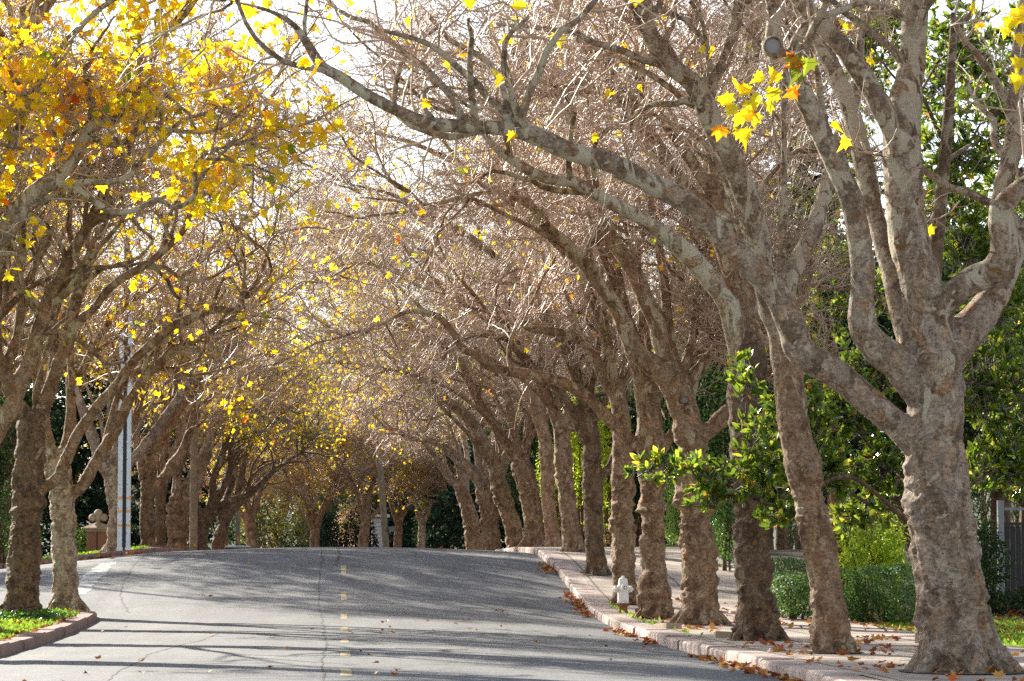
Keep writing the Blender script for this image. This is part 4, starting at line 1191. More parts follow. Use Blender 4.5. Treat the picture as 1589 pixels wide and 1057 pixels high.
# ------------------------------------------------------------------ generic geometry for built things
class MB:
    """collects shapes into one mesh"""
    def __init__(self): self.v = []; self.f = []

    def add(self, v, f):
        o = len(self.v); self.v += [tuple(float(c) for c in p) for p in v]; self.f += [tuple(i + o for i in q) for q in f]; return self

    def box(self, c, s, rz=0.0, bev=0.0):
        bm = bmesh.new(); bmesh.ops.create_cube(bm, size=1)
        bmesh.ops.scale(bm, vec=s, verts=bm.verts)
        if bev: bmesh.ops.bevel(bm, geom=bm.edges[:], offset=bev, segments=2, affect='EDGES', profile=.5)
        bmesh.ops.rotate(bm, cent=(0, 0, 0), matrix=Matrix.Rotation(rz, 3, 'Z'), verts=bm.verts)
        bm.verts.index_update()
        self.add([(p.co.x + c[0], p.co.y + c[1], p.co.z + c[2]) for p in bm.verts], [[q.index for q in f.verts] for f in bm.faces]); bm.free(); return self

    def lathe(self, prof, n=24, c=(0, 0, 0), axis='Z', flute=0):
        V = []; Fc = []
        for (r, z) in prof:
            for k in range(n):
                a = 2 * PI * k / n; rr = r * (1 + flute * math.cos(a * 8))
                p = (rr * math.cos(a), rr * math.sin(a), z)
                if axis == 'X': p = (p[2], p[0], p[1])
                if axis == 'Y': p = (p[0], p[2], p[1])
                V.append((p[0] + c[0], p[1] + c[1], p[2] + c[2]))
        m = len(prof)
        for i in range(m - 1):
            for k in range(n):
                k2 = (k + 1) % n; Fc.append((i * n + k, i * n + k2, (i + 1) * n + k2, (i + 1) * n + k))
        Fc.append(tuple(range(n - 1, -1, -1))); Fc.append(tuple((m - 1) * n + k for k in range(n)))
        return self.add(V, Fc)

    def build(self, name, mat, parent=None, loc=None, smooth=False):
        me = bpy.data.meshes.new(name); me.from_pydata(self.v, [], self.f); me.materials.append(mat)
        bm = bmesh.new(); bm.from_mesh(me); bmesh.ops.recalc_face_normals(bm, faces=bm.faces); bm.to_mesh(me); bm.free()
        if smooth:
            me.polygons.foreach_set('use_smooth', [True] * len(me.polygons))
            try: me.set_sharp_from_angle(angle=R(40))
            except Exception: pass
        return link_mesh(name, me, parent, loc)


def foliage(name, blobs, n, size, kind, mat, rng, shell=.55, up=.3, parent=None, tintbias=0.0, droop=0, rough=.25, boxy=0):
    """blobs: list of (cx,cy,cz,rx,ry,rz). clumpy leaves spread in the volume, denser towards the surface"""
    B = np.array(blobs, float); vol = np.prod(B[:, 3:], axis=1) ** (2 / 3); pr = vol / vol.sum()
    m = int(n * 1.5)
    i = rng.choice(len(B), m, p=pr)
    d = norm(rng.normal(size=(m, 3))); r = 1 - np.abs(rng.normal(size=m)) * (1 - shell)
    r = np.clip(r, 0, 1.05)
    P0 = d * r[:, None]
    if boxy: P0 = P0 / ((np.abs(d) ** boxy).sum(1) ** (1 / boxy))[:, None]
    bump_ = 1 + rough * fbm(d * 2.3 + i[:, None] * 3.1, 3, 8)
    P = B[i, :3] + P0 * B[i, 3:] * bump_[:, None]
    sc = 2.2 / max(.3, float(np.mean(B[:, 3:])))
    keep = vnoise(P * sc, 21) + .5 * vnoise(P * sc * 2.3, 22) > -.28
    P = P[keep][:n]; d = d[keep][:n]; k = len(P)
    nr = norm(d + rng.normal(size=(k, 3)) * .7 + [0, 0, up]); tip = norm(rng.normal(size=(k, 3)) + d * .6 + [0, 0, -droop])
    t = np.clip(.42 + .3 * vnoise(P * sc, 31) + rng.normal(size=k) * .22 + tintbias, 0, 1)
    me = leaves_mesh(name, P, nr, tip, rng.uniform(.6, 1.3, k) * size, kind, mat, t)
    return link_mesh(name, me, parent)


def stems(name, segs, mat, parent, S=6):
    """segs list of (K,4)"""
    vq = [tubes(c[None, :, :3], c[None, :, 3], S) for c in segs]
    return link_mesh(name, quads_mesh(name, vq, mat), parent)


def gnd(x, y):
    z = float(zr(x, y)) - .10
    if x > 9.4: z += .13 + .012 * min(x - 9.4, 60)
    if x < -9.0 and y > 84: z += .13
    if x > 5.5 and x <= 9.4: z = float(zr(x, y)) + .15
    return z


# ------------------------------------------------------------------ magnolias
def magnolia(label, px_base, D, trunk_px, blobs, seed, lsize=.165, per=8, w0=30):
    rng = np.random.default_rng(seed)
    b = at(px_base, 900, D); gz = gnd(b[0], D); base = np.array([b[0], D, gz])
    root = empty('magnolia_tree', tuple(base), label, 'tree')
    T = traced([(x, y, w) for x, y, w in trunk_px], D, 0, base)
    T = np.vstack([[T[0, 0], T[0, 1], min(-.2, T[0, 2] - .3), T[0, 3]], T])
    limbs = []; tw = []; WP = []; WD = []
    cen = [at(q_[0], q_[1], q_[4]) - base for q_ in blobs]
    order = np.argsort([np.hypot(c_[0] - T[-1, 0], c_[1]) for c_ in cen])
    cand = T[T[:, 2] > min(1.7, T[:, 2].max() * .5), :3]
    for oi in order:
        cx, cy, rx, ry, Db, nw = blobs[oi]
        c = cen[oi]; sx = rx * Db / F; sz = ry * Db / F; sy = min(1.2, max(sx, .5))
        dd_ = np.linalg.norm(cand - c, axis=1) + 1.5 * np.clip(cand[:, 2] - c[2], 0, 9) + .25 * np.abs(cand[:, 2] - c[2] + .5)
        s = cand[dd_.argmin()]; ln_ = np.linalg.norm(c - s)
        mid = (s + c) / 2 + [0, 0, .06 * ln_] + rng.normal(size=3) * .06 * ln_
        m1 = (s + mid) / 2 + rng.normal(size=3) * .04 * ln_; m2 = (mid + c) / 2 + rng.normal(size=3) * .04 * ln_
        r_ = min(.045, .014 + .012 * ln_)
        limbs.append(catmull(np.array([[*s, r_], [*m1, r_ * .85], [*mid, r_ * .7], [*m2, r_ * .5], [*c, .010]]), step=.12))
        cand = np.vstack([cand, limbs[-1][2:, :3]])
        q = norm(rng.normal(size=(nw, 3))) * (rng.random((nw, 1)) ** .45)
        wpos = c + q * [sx, sy, sz]
        for p in wpos:
            L = limbs[-1]; k = np.argmin(np.linalg.norm(L[:, :3] - p, axis=1) + np.arange(len(L))[::-1] * .01)
            a = L[k, :3]; m = (a + p) / 2 + rng.normal(size=3) * .07 - [0, 0, .05]
            tw.append(np.array([a, (a + m) / 2 + rng.normal(size=3) * .02, m, (m + p) / 2 + rng.normal(size=3) * .02, p]))
            WP.append(p); WD.append(norm((p - m) + np.array([0, 0, .12]) + rng.normal(size=3) * .05))
    stems('trunk', [T], BARK['dark'], root, 12)
    stems('branches', limbs, BARK['dark'], root, 7)
    TW = np.array(tw)
    link_mesh('twigs', quads_mesh('twigs', [tubes(TW, np.tile(np.linspace(.010, .006, 5), (len(TW), 1)), 4)], M_TWIG_D), root)
    WP = np.array(WP); WD = np.array(WD); n = len(WP)
    ax = np.repeat(WD, per, 0); q = rng.normal(size=(n * per, 3)); q = norm(q - ax * (q * ax).sum(-1, keepdims=True))
    ph = rng.uniform(.1, 1.15, n * per)[:, None]
    tip = norm(ax * np.cos(ph * 1.3) + q * np.sin(ph * 1.3) + [0, 0, -.12])
    nr = norm(ax * np.sin(ph * 1.3) - q * np.cos(ph * 1.3) + rng.normal(size=tip.shape) * .25)
    pos = np.repeat(WP, per, 0) - ax * rng.uniform(0, .07, (n * per, 1))
    t = np.clip(.45 + rng.normal(size=n * per) * .24, 0, 1)
    link_mesh('leaves', leaves_mesh('leaves', pos, nr, tip, rng.uniform(.75, 1.25, n * per) * lsize, 'oval', M_MAG, t), root)
    return root


magnolia('glossy dark magnolia tree behind the nearest plane tree, its low sprays reaching over the pavement', 1432, 41,
         [(1436, 975, 34), (1440, 860, 32), (1430, 760, 30), (1440, 600, 28), (1450, 420, 24), (1470, 200, 18), (1480, 40, 12)],
         [(1235, 640, 60, 55, 41, 100), (1310, 640, 60, 60, 42, 120), (1275, 730, 70, 45, 41, 110), (1370, 730, 50, 60, 42, 90), (1350, 570, 60, 50, 42, 70),
          (1160, 595, 35, 45, 38, 18), (1165, 690, 40, 50, 38.5, 24), (1130, 750, 60, 38, 38.5, 40), (1100, 770, 35, 25, 38.5, 24), (1070, 715, 35, 16, 38.5, 14), (1015, 725, 45, 30, 38.5, 19), (1200, 720, 50, 50, 38.5, 40), (1215, 790, 50, 30, 38.5, 30),
          (1530, 600, 60, 90, 42, 150), (1560, 720, 60, 60, 42, 120), (1540, 480, 60, 70, 43, 100), (1620, 600, 60, 120, 42, 100), (1330, 800, 60, 25, 42, 40),
          (1490, 80, 60, 90, 44, 110), (1480, 240, 60, 90, 44, 130), (1500, 380, 55, 80, 44, 120), (1550, 180, 40, 100, 44, 80), (1345, 60, 40, 70, 44, 60), (1590, 380, 60, 120, 44, 90), (1470, -60, 120, 90, 44, 100)], 101)
magnolia('taller magnolia tree set back by the garden, leaf whorls seen between the bare plane limbs', 1290, 58,
         [(1300, 930, 24), (1296, 700, 20), (1290, 500, 18), (1295, 300, 14), (1330, 150, 10)],
         [(1225, 400, 45, 40, 56, 60), (1275, 330, 35, 40, 56, 50), (1210, 300, 35, 35, 56, 50), (1235, 240, 35, 40, 56, 44), (1290, 420, 40, 50, 57, 60), (1300, 480, 60, 40, 57, 60), (1340, 250, 40, 80, 58, 80),
          (1345, 120, 45, 80, 58, 90), (1380, 30, 50, 60, 58, 70), (1250, 500, 40, 40, 57, 46), (1390, 450, 50, 60, 58, 60), (1255, 560, 40, 40, 57, 40), (1180, 330, 22, 22, 56, 14)], 102, .19, 8)
magnolia('magnolia tree beyond the fence at the right edge of the picture', 1640, 63,
         [(1640, 930, 26), (1640, 600, 22), (1630, 300, 18), (1620, 100, 12)],
         [(1560, 300, 60, 100, 62, 150), (1560, 480, 60, 90, 62, 130), (1580, 620, 60, 70, 62, 110), (1550, 120, 50, 100, 62, 120), (1600, 20, 60, 60, 62, 70), (1530, 720, 30, 40, 62, 50), (1450, 330, 50, 100, 64, 100), (1450, 130, 50, 80, 64, 90)], 103, .2, 8)

# ------------------------------------------------------------------ shrubs, hedges
def shrub(name, label, cat, cx, cy_bot, D, w, h, n, size, kind, mat, seed, depth=None, group=None, parts=1, **kw):
    """px centre, width px, height px at depth D ; several lobes"""
    rng = np.random.default_rng(seed)
    x = (cx - 530) * D / F; gz = gnd(x, D); W = w * D / F; H = h * D / F; dp = depth or max(.8, W * .45)
    root = empty(name, (x, D, gz), label, cat, group)
    bl = []
    for k in range(parts):
        t = (k + .5) / parts - .5
        bl.append((t * W + rng.normal() * .05 * W, rng.normal() * .1 * dp, H * (.5 + rng.normal() * .03), W / parts * .62, dp, H * (.5 + rng.normal() * .04)))
    foliage('foliage', bl, n, size, kind, mat, rng, parent=root, **kw)
    segs = []
    for k in range(5 * parts):
        bx = rng.uniform(-.2, .2) * W; tx = rng.uniform(-.4, .4) * W
        segs.append(catmull(np.array([[bx, 0, -.1, .03 * max(1, H * .3)], [(bx + tx) / 2 + rng.normal() * .05, rng.normal() * .2, H * .4, .02 * max(1, H * .3)], [tx, rng.normal() * .3, H * .8, .008]]), step=.3))
    stems('stems', segs, BARK['dark'], root, 5)
    return root


shrub('hedge', 'clipped dark green hedge between the second and nearest right plane trees', 'hedge', 1352, 960, 53, 150, 92, 11000, .06, 'quad', M_HEDGE, 1, depth=.9, parts=3, rough=.1, shell=.85, boxy=4)
shrub('hedge', 'rounded end of clipped hedge, left of the leaning second plane tree', 'hedge', 1238, 960, 53, 66, 78, 5000, .06, 'quad', M_HEDGE, 2, depth=.8, rough=.1, shell=.85, boxy=4)
shrub('hedge', 'low clipped hedge set back between dark third tree and leaning tree', 'hedge', 1205, 900, 60, 80, 62, 4500, .06, 'quad', M_HEDGE, 3, depth=.9, rough=.1, shell=.85, boxy=4)
shrub('shrub', 'bright yellow-green shrub rising above the clipped hedge', 'shrub', 1355, 900, 58, 130, 170, 5200, .11, 'oval', M_LIME, 4, parts=2, rough=.4)
shrub('shrub', 'dark leafy shrub against the garden fence at the right edge', 'shrub', 1535, 930, 57, 60, 150, 3000, .09, 'oval', M_DARKG, 5, rough=.4)
shrub('shrub', 'low dark plants at the foot of the garden fence', 'shrub', 1580, 930, 56, 90, 40, 1800, .09, 'oval', M_DARKG, 6, rough=.4, parts=2)
shrub('shrub', 'green ivy-like shrub beside the pavement left of the dark third tree', 'shrub', 1128, 915, 66, 50, 165, 4200, .08, 'oval', M_IVY, 7, parts=1, rough=.3)
shrub('shrub', 'pale ivy-covered bush glowing between the fourth and fifth right trees', 'shrub', 1052, 850, 80, 34, 170, 3600, .10, 'oval', M_IVY, 8, tintbias=.35)
shrub('shrub', 'small reddish bush at the back of the pavement near the crest', 'shrub', 945, 850, 92, 36, 40, 1200, .1, 'oval', M_PINK, 9)
LG = 'tall yellow-green garden bushes behind the right row'
for k, (lab, cx, D, w_, h_, mt) in enumerate([
    ('tall yellow-green bush left of the dark bare trunk on the right', 905, 96, 60, 260, M_LIME),
    ('tall yellow-green bush right of the dark bare trunk, behind the hydrant tree', 950, 92, 70, 230, M_LIME),
    ('yellow-green bush seen left of the trunk at the crest on the right', 866, 106, 60, 210, M_LIME),
    ('dark green bush behind the fifth and sixth right trees', 995, 90, 70, 200, M_DARKG),
    ('mid green bush right behind the knot-marked fourth tree', 1090, 84, 80, 190, M_IVY)]):
    shrub('shrub', lab, 'shrub', cx, 0, D, w_, h_, 4200, .13, 'oval', mt, 20 + k, group=LG, parts=2, rough=.4)
shrub('hedge', 'trimmed green hedge behind the left pavement at the left edge', 'hedge', 5, 0, 92, 120, 150, 7000, .09, 'quad', M_HEDGE, 31, parts=2, rough=.15, shell=.75)
shrub('shrub', 'bush with yellow leaves beside the stone gate pillar', 'shrub', 132, 0, 88, 70, 62, 3000, .09, 'oval', M_IVY, 32, tintbias=.25)
shrub('shrub', 'low dark bush between the stone pillar and the twin silver posts', 'shrub', 158, 0, 89, 60, 34, 1500, .09, 'oval', M_DARKG, 33)
shrub('shrub', 'golden-leaved bush beyond the crest left of the dark hedge', 'shrub', 425, 0, 158, 110, 130, 4200, .18, 'oval', M_GOLDB, 34, parts=3, rough=.5)
shrub('shrub', 'dark low bushes beyond the crest under the golden bush', 'shrub', 435, 0, 154, 110, 75, 3600, .16, 'oval', M_DARKG, 35, parts=3)
shrub('hedge', 'dark tall clipped hedge beyond the crest behind the far forked trees', 'hedge', 530, 0, 160, 66, 100, 6000, .14, 'quad', M_CONIF, 36, parts=2, rough=.1, shell=.75)
shrub('hedge', 'narrow piece of dark hedge left of the white garage side', 'hedge', 570, 0, 160, 26, 92, 2500, .14, 'quad', M_CONIF, 37, rough=.1, shell=.75)
shrub('shrub', 'dark mass of bushes beyond the crest at the right of the road', 'shrub', 692, 0, 165, 110, 150, 7000, .18, 'oval', M_DARKG, 38, parts=3, tintbias=-.1)
shrub('shrub', 'pinkish autumn shrub in front of the slate-blue house', 'shrub', 552, 0, 178, 60, 170, 3600, .17, 'oval', M_PINK, 39, parts=2, rough=.5)

# ------------------------------------------------------------------ background evergreens
def conifer(rng, H=18., Rm=3.6, n=9000, size=.34):
    root = empty('conifer_tree', (0, 0, 0))
    t = np.linspace(0, 1, 12)
    T = np.stack([.15 * np.sin(t * 5), .1 * np.cos(t * 4), t * H, .32 * (1 - t * .93)], 1)
    T[0, 2] = -.3
    stems('trunk', [T], BARK['dark'], root, 8)
    br = []; pos = []
    nb = 64
    for k in range(nb):
        z = H * (.08 + .9 * k / nb); a = k * 2.4 + rng.normal() * .3; L = Rm * (1 - (z / H) ** 1.3) * rng.uniform(.65, 1.15) + .4
        d = np.array([math.cos(a), math.sin(a), 0])
        P = np.array([[0, 0, z, .06], [*(d * L * .5), .035], [*(d * L), .012]]); P[1, 2] = z + .12 * L; P[2, 2] = z - .05 * L
        C = catmull(P, step=.3); br.append(C)
        m = int(n / nb * L / Rm * 1.4)
        i = (rng.random(m) ** .7 * (len(C) - 1)).astype(int)
        pos.append(C[i, :3] + rng.normal(size=(m, 3)) * np.array([.28, .28, .14]) + [0, 0, -.1])
    stems('branches', br, BARK['dark'], root, 4)
    pos = np.concatenate(pos); m = len(pos)
    out = norm(pos * [1, 1, 0] + 1e-3)
    me = leaves_mesh('foliage', pos, norm(rng.normal(size=(m, 3)) * .6 + [0, 0, 1]), norm(out + rng.normal(size=(m, 3)) * .6 + [0, 0, -.3]), rng.uniform(.5, 1.2, m) * size, 'star', M_CONIF, rng.random(m))
    link_mesh('foliage', me, root)
    return root


def broadleaf(rng, H=10., W=4.5, n=7000, size=.22, mat=M_DARKG):
    root = empty('evergreen_tree', (0, 0, 0))
    T = catmull(np.array([[0, 0, -.3, .28], [.1, .05, H * .25, .22], [-.05, .1, H * .5, .15], [.1, 0, H * .8, .05]]), step=.4)
    stems('trunk', [T], BARK['dark'], root, 8)
    lb = []; blobs = []
    for k in range(11):
        a = k * 2.4; r = W * rng.uniform(.25, .62); z = H * rng.uniform(.28, .85)
        c = np.array([math.cos(a) * r, math.sin(a) * r, z]); blobs.append((*c, W * rng.uniform(.3, .42), W * rng.uniform(.3, .42), H * rng.uniform(.12, .2)))
        lb.append(catmull(np.array([[0, 0, z * .5, .1], [c[0] * .5, c[1] * .5, z * .72, .06], [*c, .02]]), step=.4))
    stems('branches', lb, BARK['dark'], root, 5)
    foliage('foliage', blobs, n, size, 'oval', mat, rng, parent=root, shell=.5, rough=.4)
    return root


def place(root, first, loc, rz, sc, label, cat, group):
    r = root if first else copy_tree(root, loc, rz, label, sc)
    if first: r.location = loc; r.rotation_euler = (0, 0, rz); r.scale = (sc, sc, sc)
    return tag(r, label, cat, group)


rb = np.random.default_rng(200)
con = conifer(rb); bro = broadleaf(rb)
CG = 'dark conifers behind the street trees'
CL = [('tall dark conifer behind the middle of the right row, top near the sky', 830, 150, 1.75), ('dark conifer high between the upper limbs of the right row', 1130, 118, 1.35),
      ('dark conifer low behind the arm joining third and fourth right trees', 1100, 104, .85), ('dark conifer glimpsed left of the hydrant tree head', 800, 138, .95),
      ('dark conifer behind the fallen-in gap over the crest at the right', 735, 160, .9), ('dark bluish conifer behind the two corner trees on the left', 118, 112, .62),
      ('dark conifer just left of the twin silver posts', 172, 118, .55), ('conifer at the far left behind the yellow leaves', -20, 130, 1.3),
      ('conifer beyond the left row where the wooden pole stands', 262, 140, .7), ('broad dark conifer beyond the magnolias on the right', 1250, 112, 1.2), ('thin conifer just right of the slate-blue house', 640, 185, .8)]
for k, (lab, px, D, sc) in enumerate(CL):
    x = (px - 530) * D / F
    place(con, k == 0, (x, D, gnd(x, D)), k * 1.3, sc, lab, 'tree', CG)
EG = 'far evergreen trees closing the view'
spots = []
for k in range(30):
    D = 165 + (k * 37 % 60); px = -160 + k * 62 + (k * 53 % 30)
    spots.append((px, D))
spots += [(x, 96 + (i * 29 % 22)) for i, x in enumerate([-120, -60, 20, 1010, 1060, 1120, 1170, 1420, 1500, 1600, 1680])]
spots += [(850, 122), (905, 126), (950, 118), (990, 124), (600, 232), (480, 228), (400, 222), (1130, 92), (1190, 88), (1215, 96), (1250, 84), (-40, 118), (60, 122), (1300, 78), (1400, 82), (1480, 76), (1560, 84), (1640, 80), (1700, 75)]
for k, (px, D) in enumerate(spots):
    x = (px - 530) * D / F
    place(bro, k == 0, (x, D, gnd(x, D)), k * 2.1, .8 + (k * 7 % 5) * .1, 'dark evergreen tree in the mass of greenery closing the view', 'tree', EG)

# further autumn planes beyond, left of the far road (copies of the far ones)
FP = 'far autumn plane trees beyond the crest'
for k, (px, D, src, sc) in enumerate([(430, 166, 0, 1.1), (395, 150, 1, 1.15), (350, 172, 2, 1.2), (300, 158, 3, 1.2), (470, 168, 2, 1.5), (505, 186, 0, 1.7), (560, 202, 1, 1.8), (520, 214, 3, 2.0), (612, 192, 2, 1.6), (650, 215, 3, 1.5), (250, 145, 1, 1.2), (200, 150, 2, 1.3)]):
    x = (px - 530) * D / F
    r = copy_tree(END[src]['obj'], (x, D, gnd(x, D)), 1.1 + k * 1.9, 'far autumn plane tree blending into the yellow haze of twigs over the crest', sc)
    r['group'] = FP

CS = 'plane trees added beyond the left edge to shade the crest'
for k, (x, y, src, lab) in enumerate([(-10.8, 83.4, 5, 'plane tree on the cross street, first left of the stone gate pillar'), (-13.6, 90.0, 6, 'plane tree in the garden behind the cross street pavement'), (-19.0, 84.5, 7, 'plane tree farthest left along the cross street')]):
    r = copy_tree(LEFT[src]['obj'], (x, y, walk(x, y)), -1.3 + .3 * k, lab, 1.18)  # extra off-frame copies, heavy side turned to throw shade on the road crest
    r['group'] = CS

# ------------------------------------------------------------------ fire hydrant
hp = hit(967, 951)
h = empty('fire_hydrant', tuple(hp), 'white fire hydrant with rusty base beside the right kerb', 'fire hydrant', rz=R(8))
MB().lathe([(.10, -.03), (.10, .03), (.085, .05), (.085, .12), (.12, .135), (.125, .17), (.105, .18)], 20).build('base', M_RUST, h, smooth=True)
b = MB().lathe([(.105, .178), (.118, .20), (.112, .24), (.108, .45), (.112, .50), (.118, .52), (.112, .545), (.098, .56), (.09, .64), (.082, .675), (.05, .695), (.02, .70)], 28)
b.build('barrel', M_HYD, h, smooth=True)
MB().lathe([(.02, .69), (.03, .70), (.03, .73), (.01, .735)], 5).build('top_nut', M_HYD, h)
for sx in (-1, 1):
    o = MB().lathe([(.045, .09 * sx), (.045, .13 * sx), (.062, .135 * sx), (.064, .175 * sx), (.05, .185 * sx), (.02, .188 * sx), (.02, .21 * sx)], 16, (0, 0, .47), 'X').build('side_cap', M_HYD, h, smooth=True)
fc = MB().lathe([(.055, -.09), (.055, -.13), (.075, -.135), (.078, -.17), (.06, -.18), (.022, -.182), (.022, -.20)], 18, (0, 0, .50), 'Y').build('front_cap', M_HYD, h, smooth=True)
MB().lathe([(.038, -.183), (.038, -.19)], 14, (0, 0, .50), 'Y').build('rust_ring', M_RUST, h, smooth=True)
bb = MB()
for k in range(8):
    a = k * PI / 4; bb.lathe([(.014, .165), (.014, .198)], 6, (math.cos(a) * .13, math.sin(a) * .13, 0))
MB().lathe([(.145, .168), (.148, .172), (.148, .184), (.145, .188)], 24).build('flange', M_RUST, h, smooth=True)
bb.build('bolts', M_RUST, h)

rp = np.random.default_rng(44)
for q in RIGHT[:7]:
    bx, by = q['base'][0], q['base'][1]; rt = q['trunk'][2][2] / 2 * q['Dd'] / F
    a_ = np.linspace(0, 2 * PI, 33); rr_ = rt * 1.75 * (1 + .16 * fbm(np.stack([np.cos(a_), np.sin(a_), a_ * 0 + by], 1) * 1.5, 2, 3))
    tt_ = np.linspace(.05, 1, 5)[:, None]
    X = np.clip(bx + np.cos(a_)[None] * rr_[None] * tt_, 5.6, 99); Y = by + np.sin(a_)[None] * rr_[None] * tt_ * 1.25
    tag(link_mesh('tree_pit_soil', grid_mesh('tree_pit_soil', X, Y, zr(X, Y) + .165 + .02 * (1 - tt_), M_SOIL)), kind='structure')

# raised paving blocks by the trees
for k, (px, py, lab, rz) in enumerate([(1046, 976, 'brown stone block tilted up between the fifth tree and the kerb', .15), (1124, 990, 'stone block heaved up beside the dark third tree', -.1)]):
    p = hit(px, py); o = empty('paving_block', tuple(p), lab, 'paving block', rz=rz)
    MB().box((0, .45, .02), (.28, .9, .16), bev=.012).build('block', M_STONE, o)
    o.rotation_euler = (R(-3), R(4), rz)

# ------------------------------------------------------------------ poles
D = 80.7; x = (197 - 530) * D / F
pw = empty('utility_pole', (x, D, walk(x, D)), 'pair of tall silver steel guards on a black post with amber reflectors', 'utility pole')
MB().lathe([(.10, -.3), (.10, 4), (.085, 9)], 14).build('post', M_BLACK, pw, smooth=True)
for sx, wd, zt in ((-1, .14, 6.4), (1, .13, 8.3)):
    m = MB()
    m.box((sx * .118, -.05, zt / 2), (wd, .12, zt), bev=.012)
    g = m.build('guard', M_STEEL, pw)
    m = MB()
    for k in range(int(zt / .35)):
        m.box((sx * .118 + (.045 if k % 2 else -.045), -.113, .5 + k * .35), (.016, .012, .03))
    m.build('bolts', M_BLACK, g)
    m = MB()
    for z in (.72, 1.13, 1.5):
        MB().box((sx * .118, -.114, z), (wd * .8, .014, .07)).build('reflector', M_AMBER, g)
    m = MB()
    for z in (3.35 if sx < 0 else 3.1, 5.3): m.box((sx * .118, -.05, z), (wd + .02, .14, .05), bev=.005)
    m.build('collar', M_STEEL, g)
    MB().box((sx * .118, -.05, .03), (wd + .03, .15, .14)).build('foot', M_WHITE, g)
D = 100.; x = (303 - 530) * D / F
pw = empty('wooden_pole', (x, D, walk(x, D)), 'tall plain weathered wooden pole among the left plane trees', 'pole')
MB().lathe([(.15, -.3), (.145, 1), (.13, 4), (.12, 6.2), (.11, 6.3)], 16).build('shaft', M_POLE, pw, smooth=True)
MB().box((.06, -.135, .30), (.08, .02, .09)).build('reflector', M_AMBER, pw)
D = 142.; x = (371 - 530) * D / F
pw = empty('wooden_pole', (x, D, gnd(x, D)), 'small far pole with pale guard and yellow marker behind the left row', 'pole')
MB().lathe([(.13, -.3), (.12, 3.5), (.10, 5)], 12).build('shaft', M_POLE, pw, smooth=True)
MB().box((0, -.12, 1.9), (.10, .04, 1.6)).build('guard', M_LGREY, pw)
MB().box((0, -.15, 1.9), (.09, .02, .3)).build('marker', M_AMBER, pw)
D = 146.; x = (602 - 530) * D / F
pw = empty('utility_pole', (x, D, gnd(x, D)), 'dark leaning wooden pole in front of the white garage side', 'utility pole')
MB().lathe([(.19, -.3), (.18, 2), (.15, 7), (.12, 11)], 14).build('shaft', M_POLE, pw, smooth=True)
pw.rotation_euler = (0, R(-4), 0)
MB().box((.38, -.1, 2.35), (.36, .24, .28), bev=.02).build('meter_box', M_LGREY, pw)
MB().box((.12, -.18, .55), (.08, .02, .12)).build('reflector', M_AMBER, pw)

# ------------------------------------------------------------------ gate pillar with finial
D = 87.; x = (157 - 530) * D / F
gp = empty('gate_pillar', (x, D, gnd(x, D)), 'brick gate pillar with stone cap and trefoil finial at the left', 'gate pillar')
MB().box((0, 0, .45), (.62, .62, 1.1), bev=.01).build('shaft', M_BRICK, gp)
m = MB().box((0, 0, 1.03), (.72, .72, .07), bev=.015).box((0, 0, 1.09), (.86, .86, .06), bev=.02)
m.lathe([(.46, 1.122), (.36, 1.18), (.16, 1.25), (.10, 1.27)], 4)
m.build('cap', M_STONE, gp)
m = MB().lathe([(.08, 1.26), (.06, 1.32), (.10, 1.36)], 12)
for dx, dz, r_ in ((0, 1.56, .13), (-.17, 1.43, .12), (.17, 1.43, .12), (0, 1.42, .11)):
    m.lathe([(.001, -.10), (r_ * .7, -.085), (r_, -.03), (r_, .03), (r_ * .7, .085), (.001, .10)], 16, (dx, 0, dz), 'Y')
m.build('finial', M_STONE, gp, smooth=True)

# ------------------------------------------------------------------ garden fence at the right edge
D = 59.; x = (1562 - 530) * D / F; gz = gnd(x, D)
gf = empty('garden_fence', (x, D, gz), 'dark garden fence with pale post at the right edge', 'fence')
MB().box((0, 0, 1.05), (.13, .13, 2.3), bev=.01).build('post', M_LGREY, gf)
MB().box((2.6, 0, 1.05), (.13, .13, 2.3), bev=.01).build('post', M_LGREY, gf)
m = MB()
for k in range(20): m.box((.14 + k * .121, .02, .88), (.112, .025, 1.55))
m.build('panel', M_GREYW, gf)
MB().box((1.33, 0, 1.70), (2.5, .09, .07)).build('rail', M_GREYW, gf)
MB().box((1.33, 0, 2.02), (2.5, .07, .06)).build('rail', M_LGREY, gf)
m = MB()
for k in range(4): m.box((-.50 + k * .115, .01, .58), (.10, .03, 1.16), bev=.004)
g = m.build('side_panel', M_LGREY, gf)
MB().box((-.60, -.02, .62), (.07, .08, 1.3)).build('post', M_LGREY, gf)

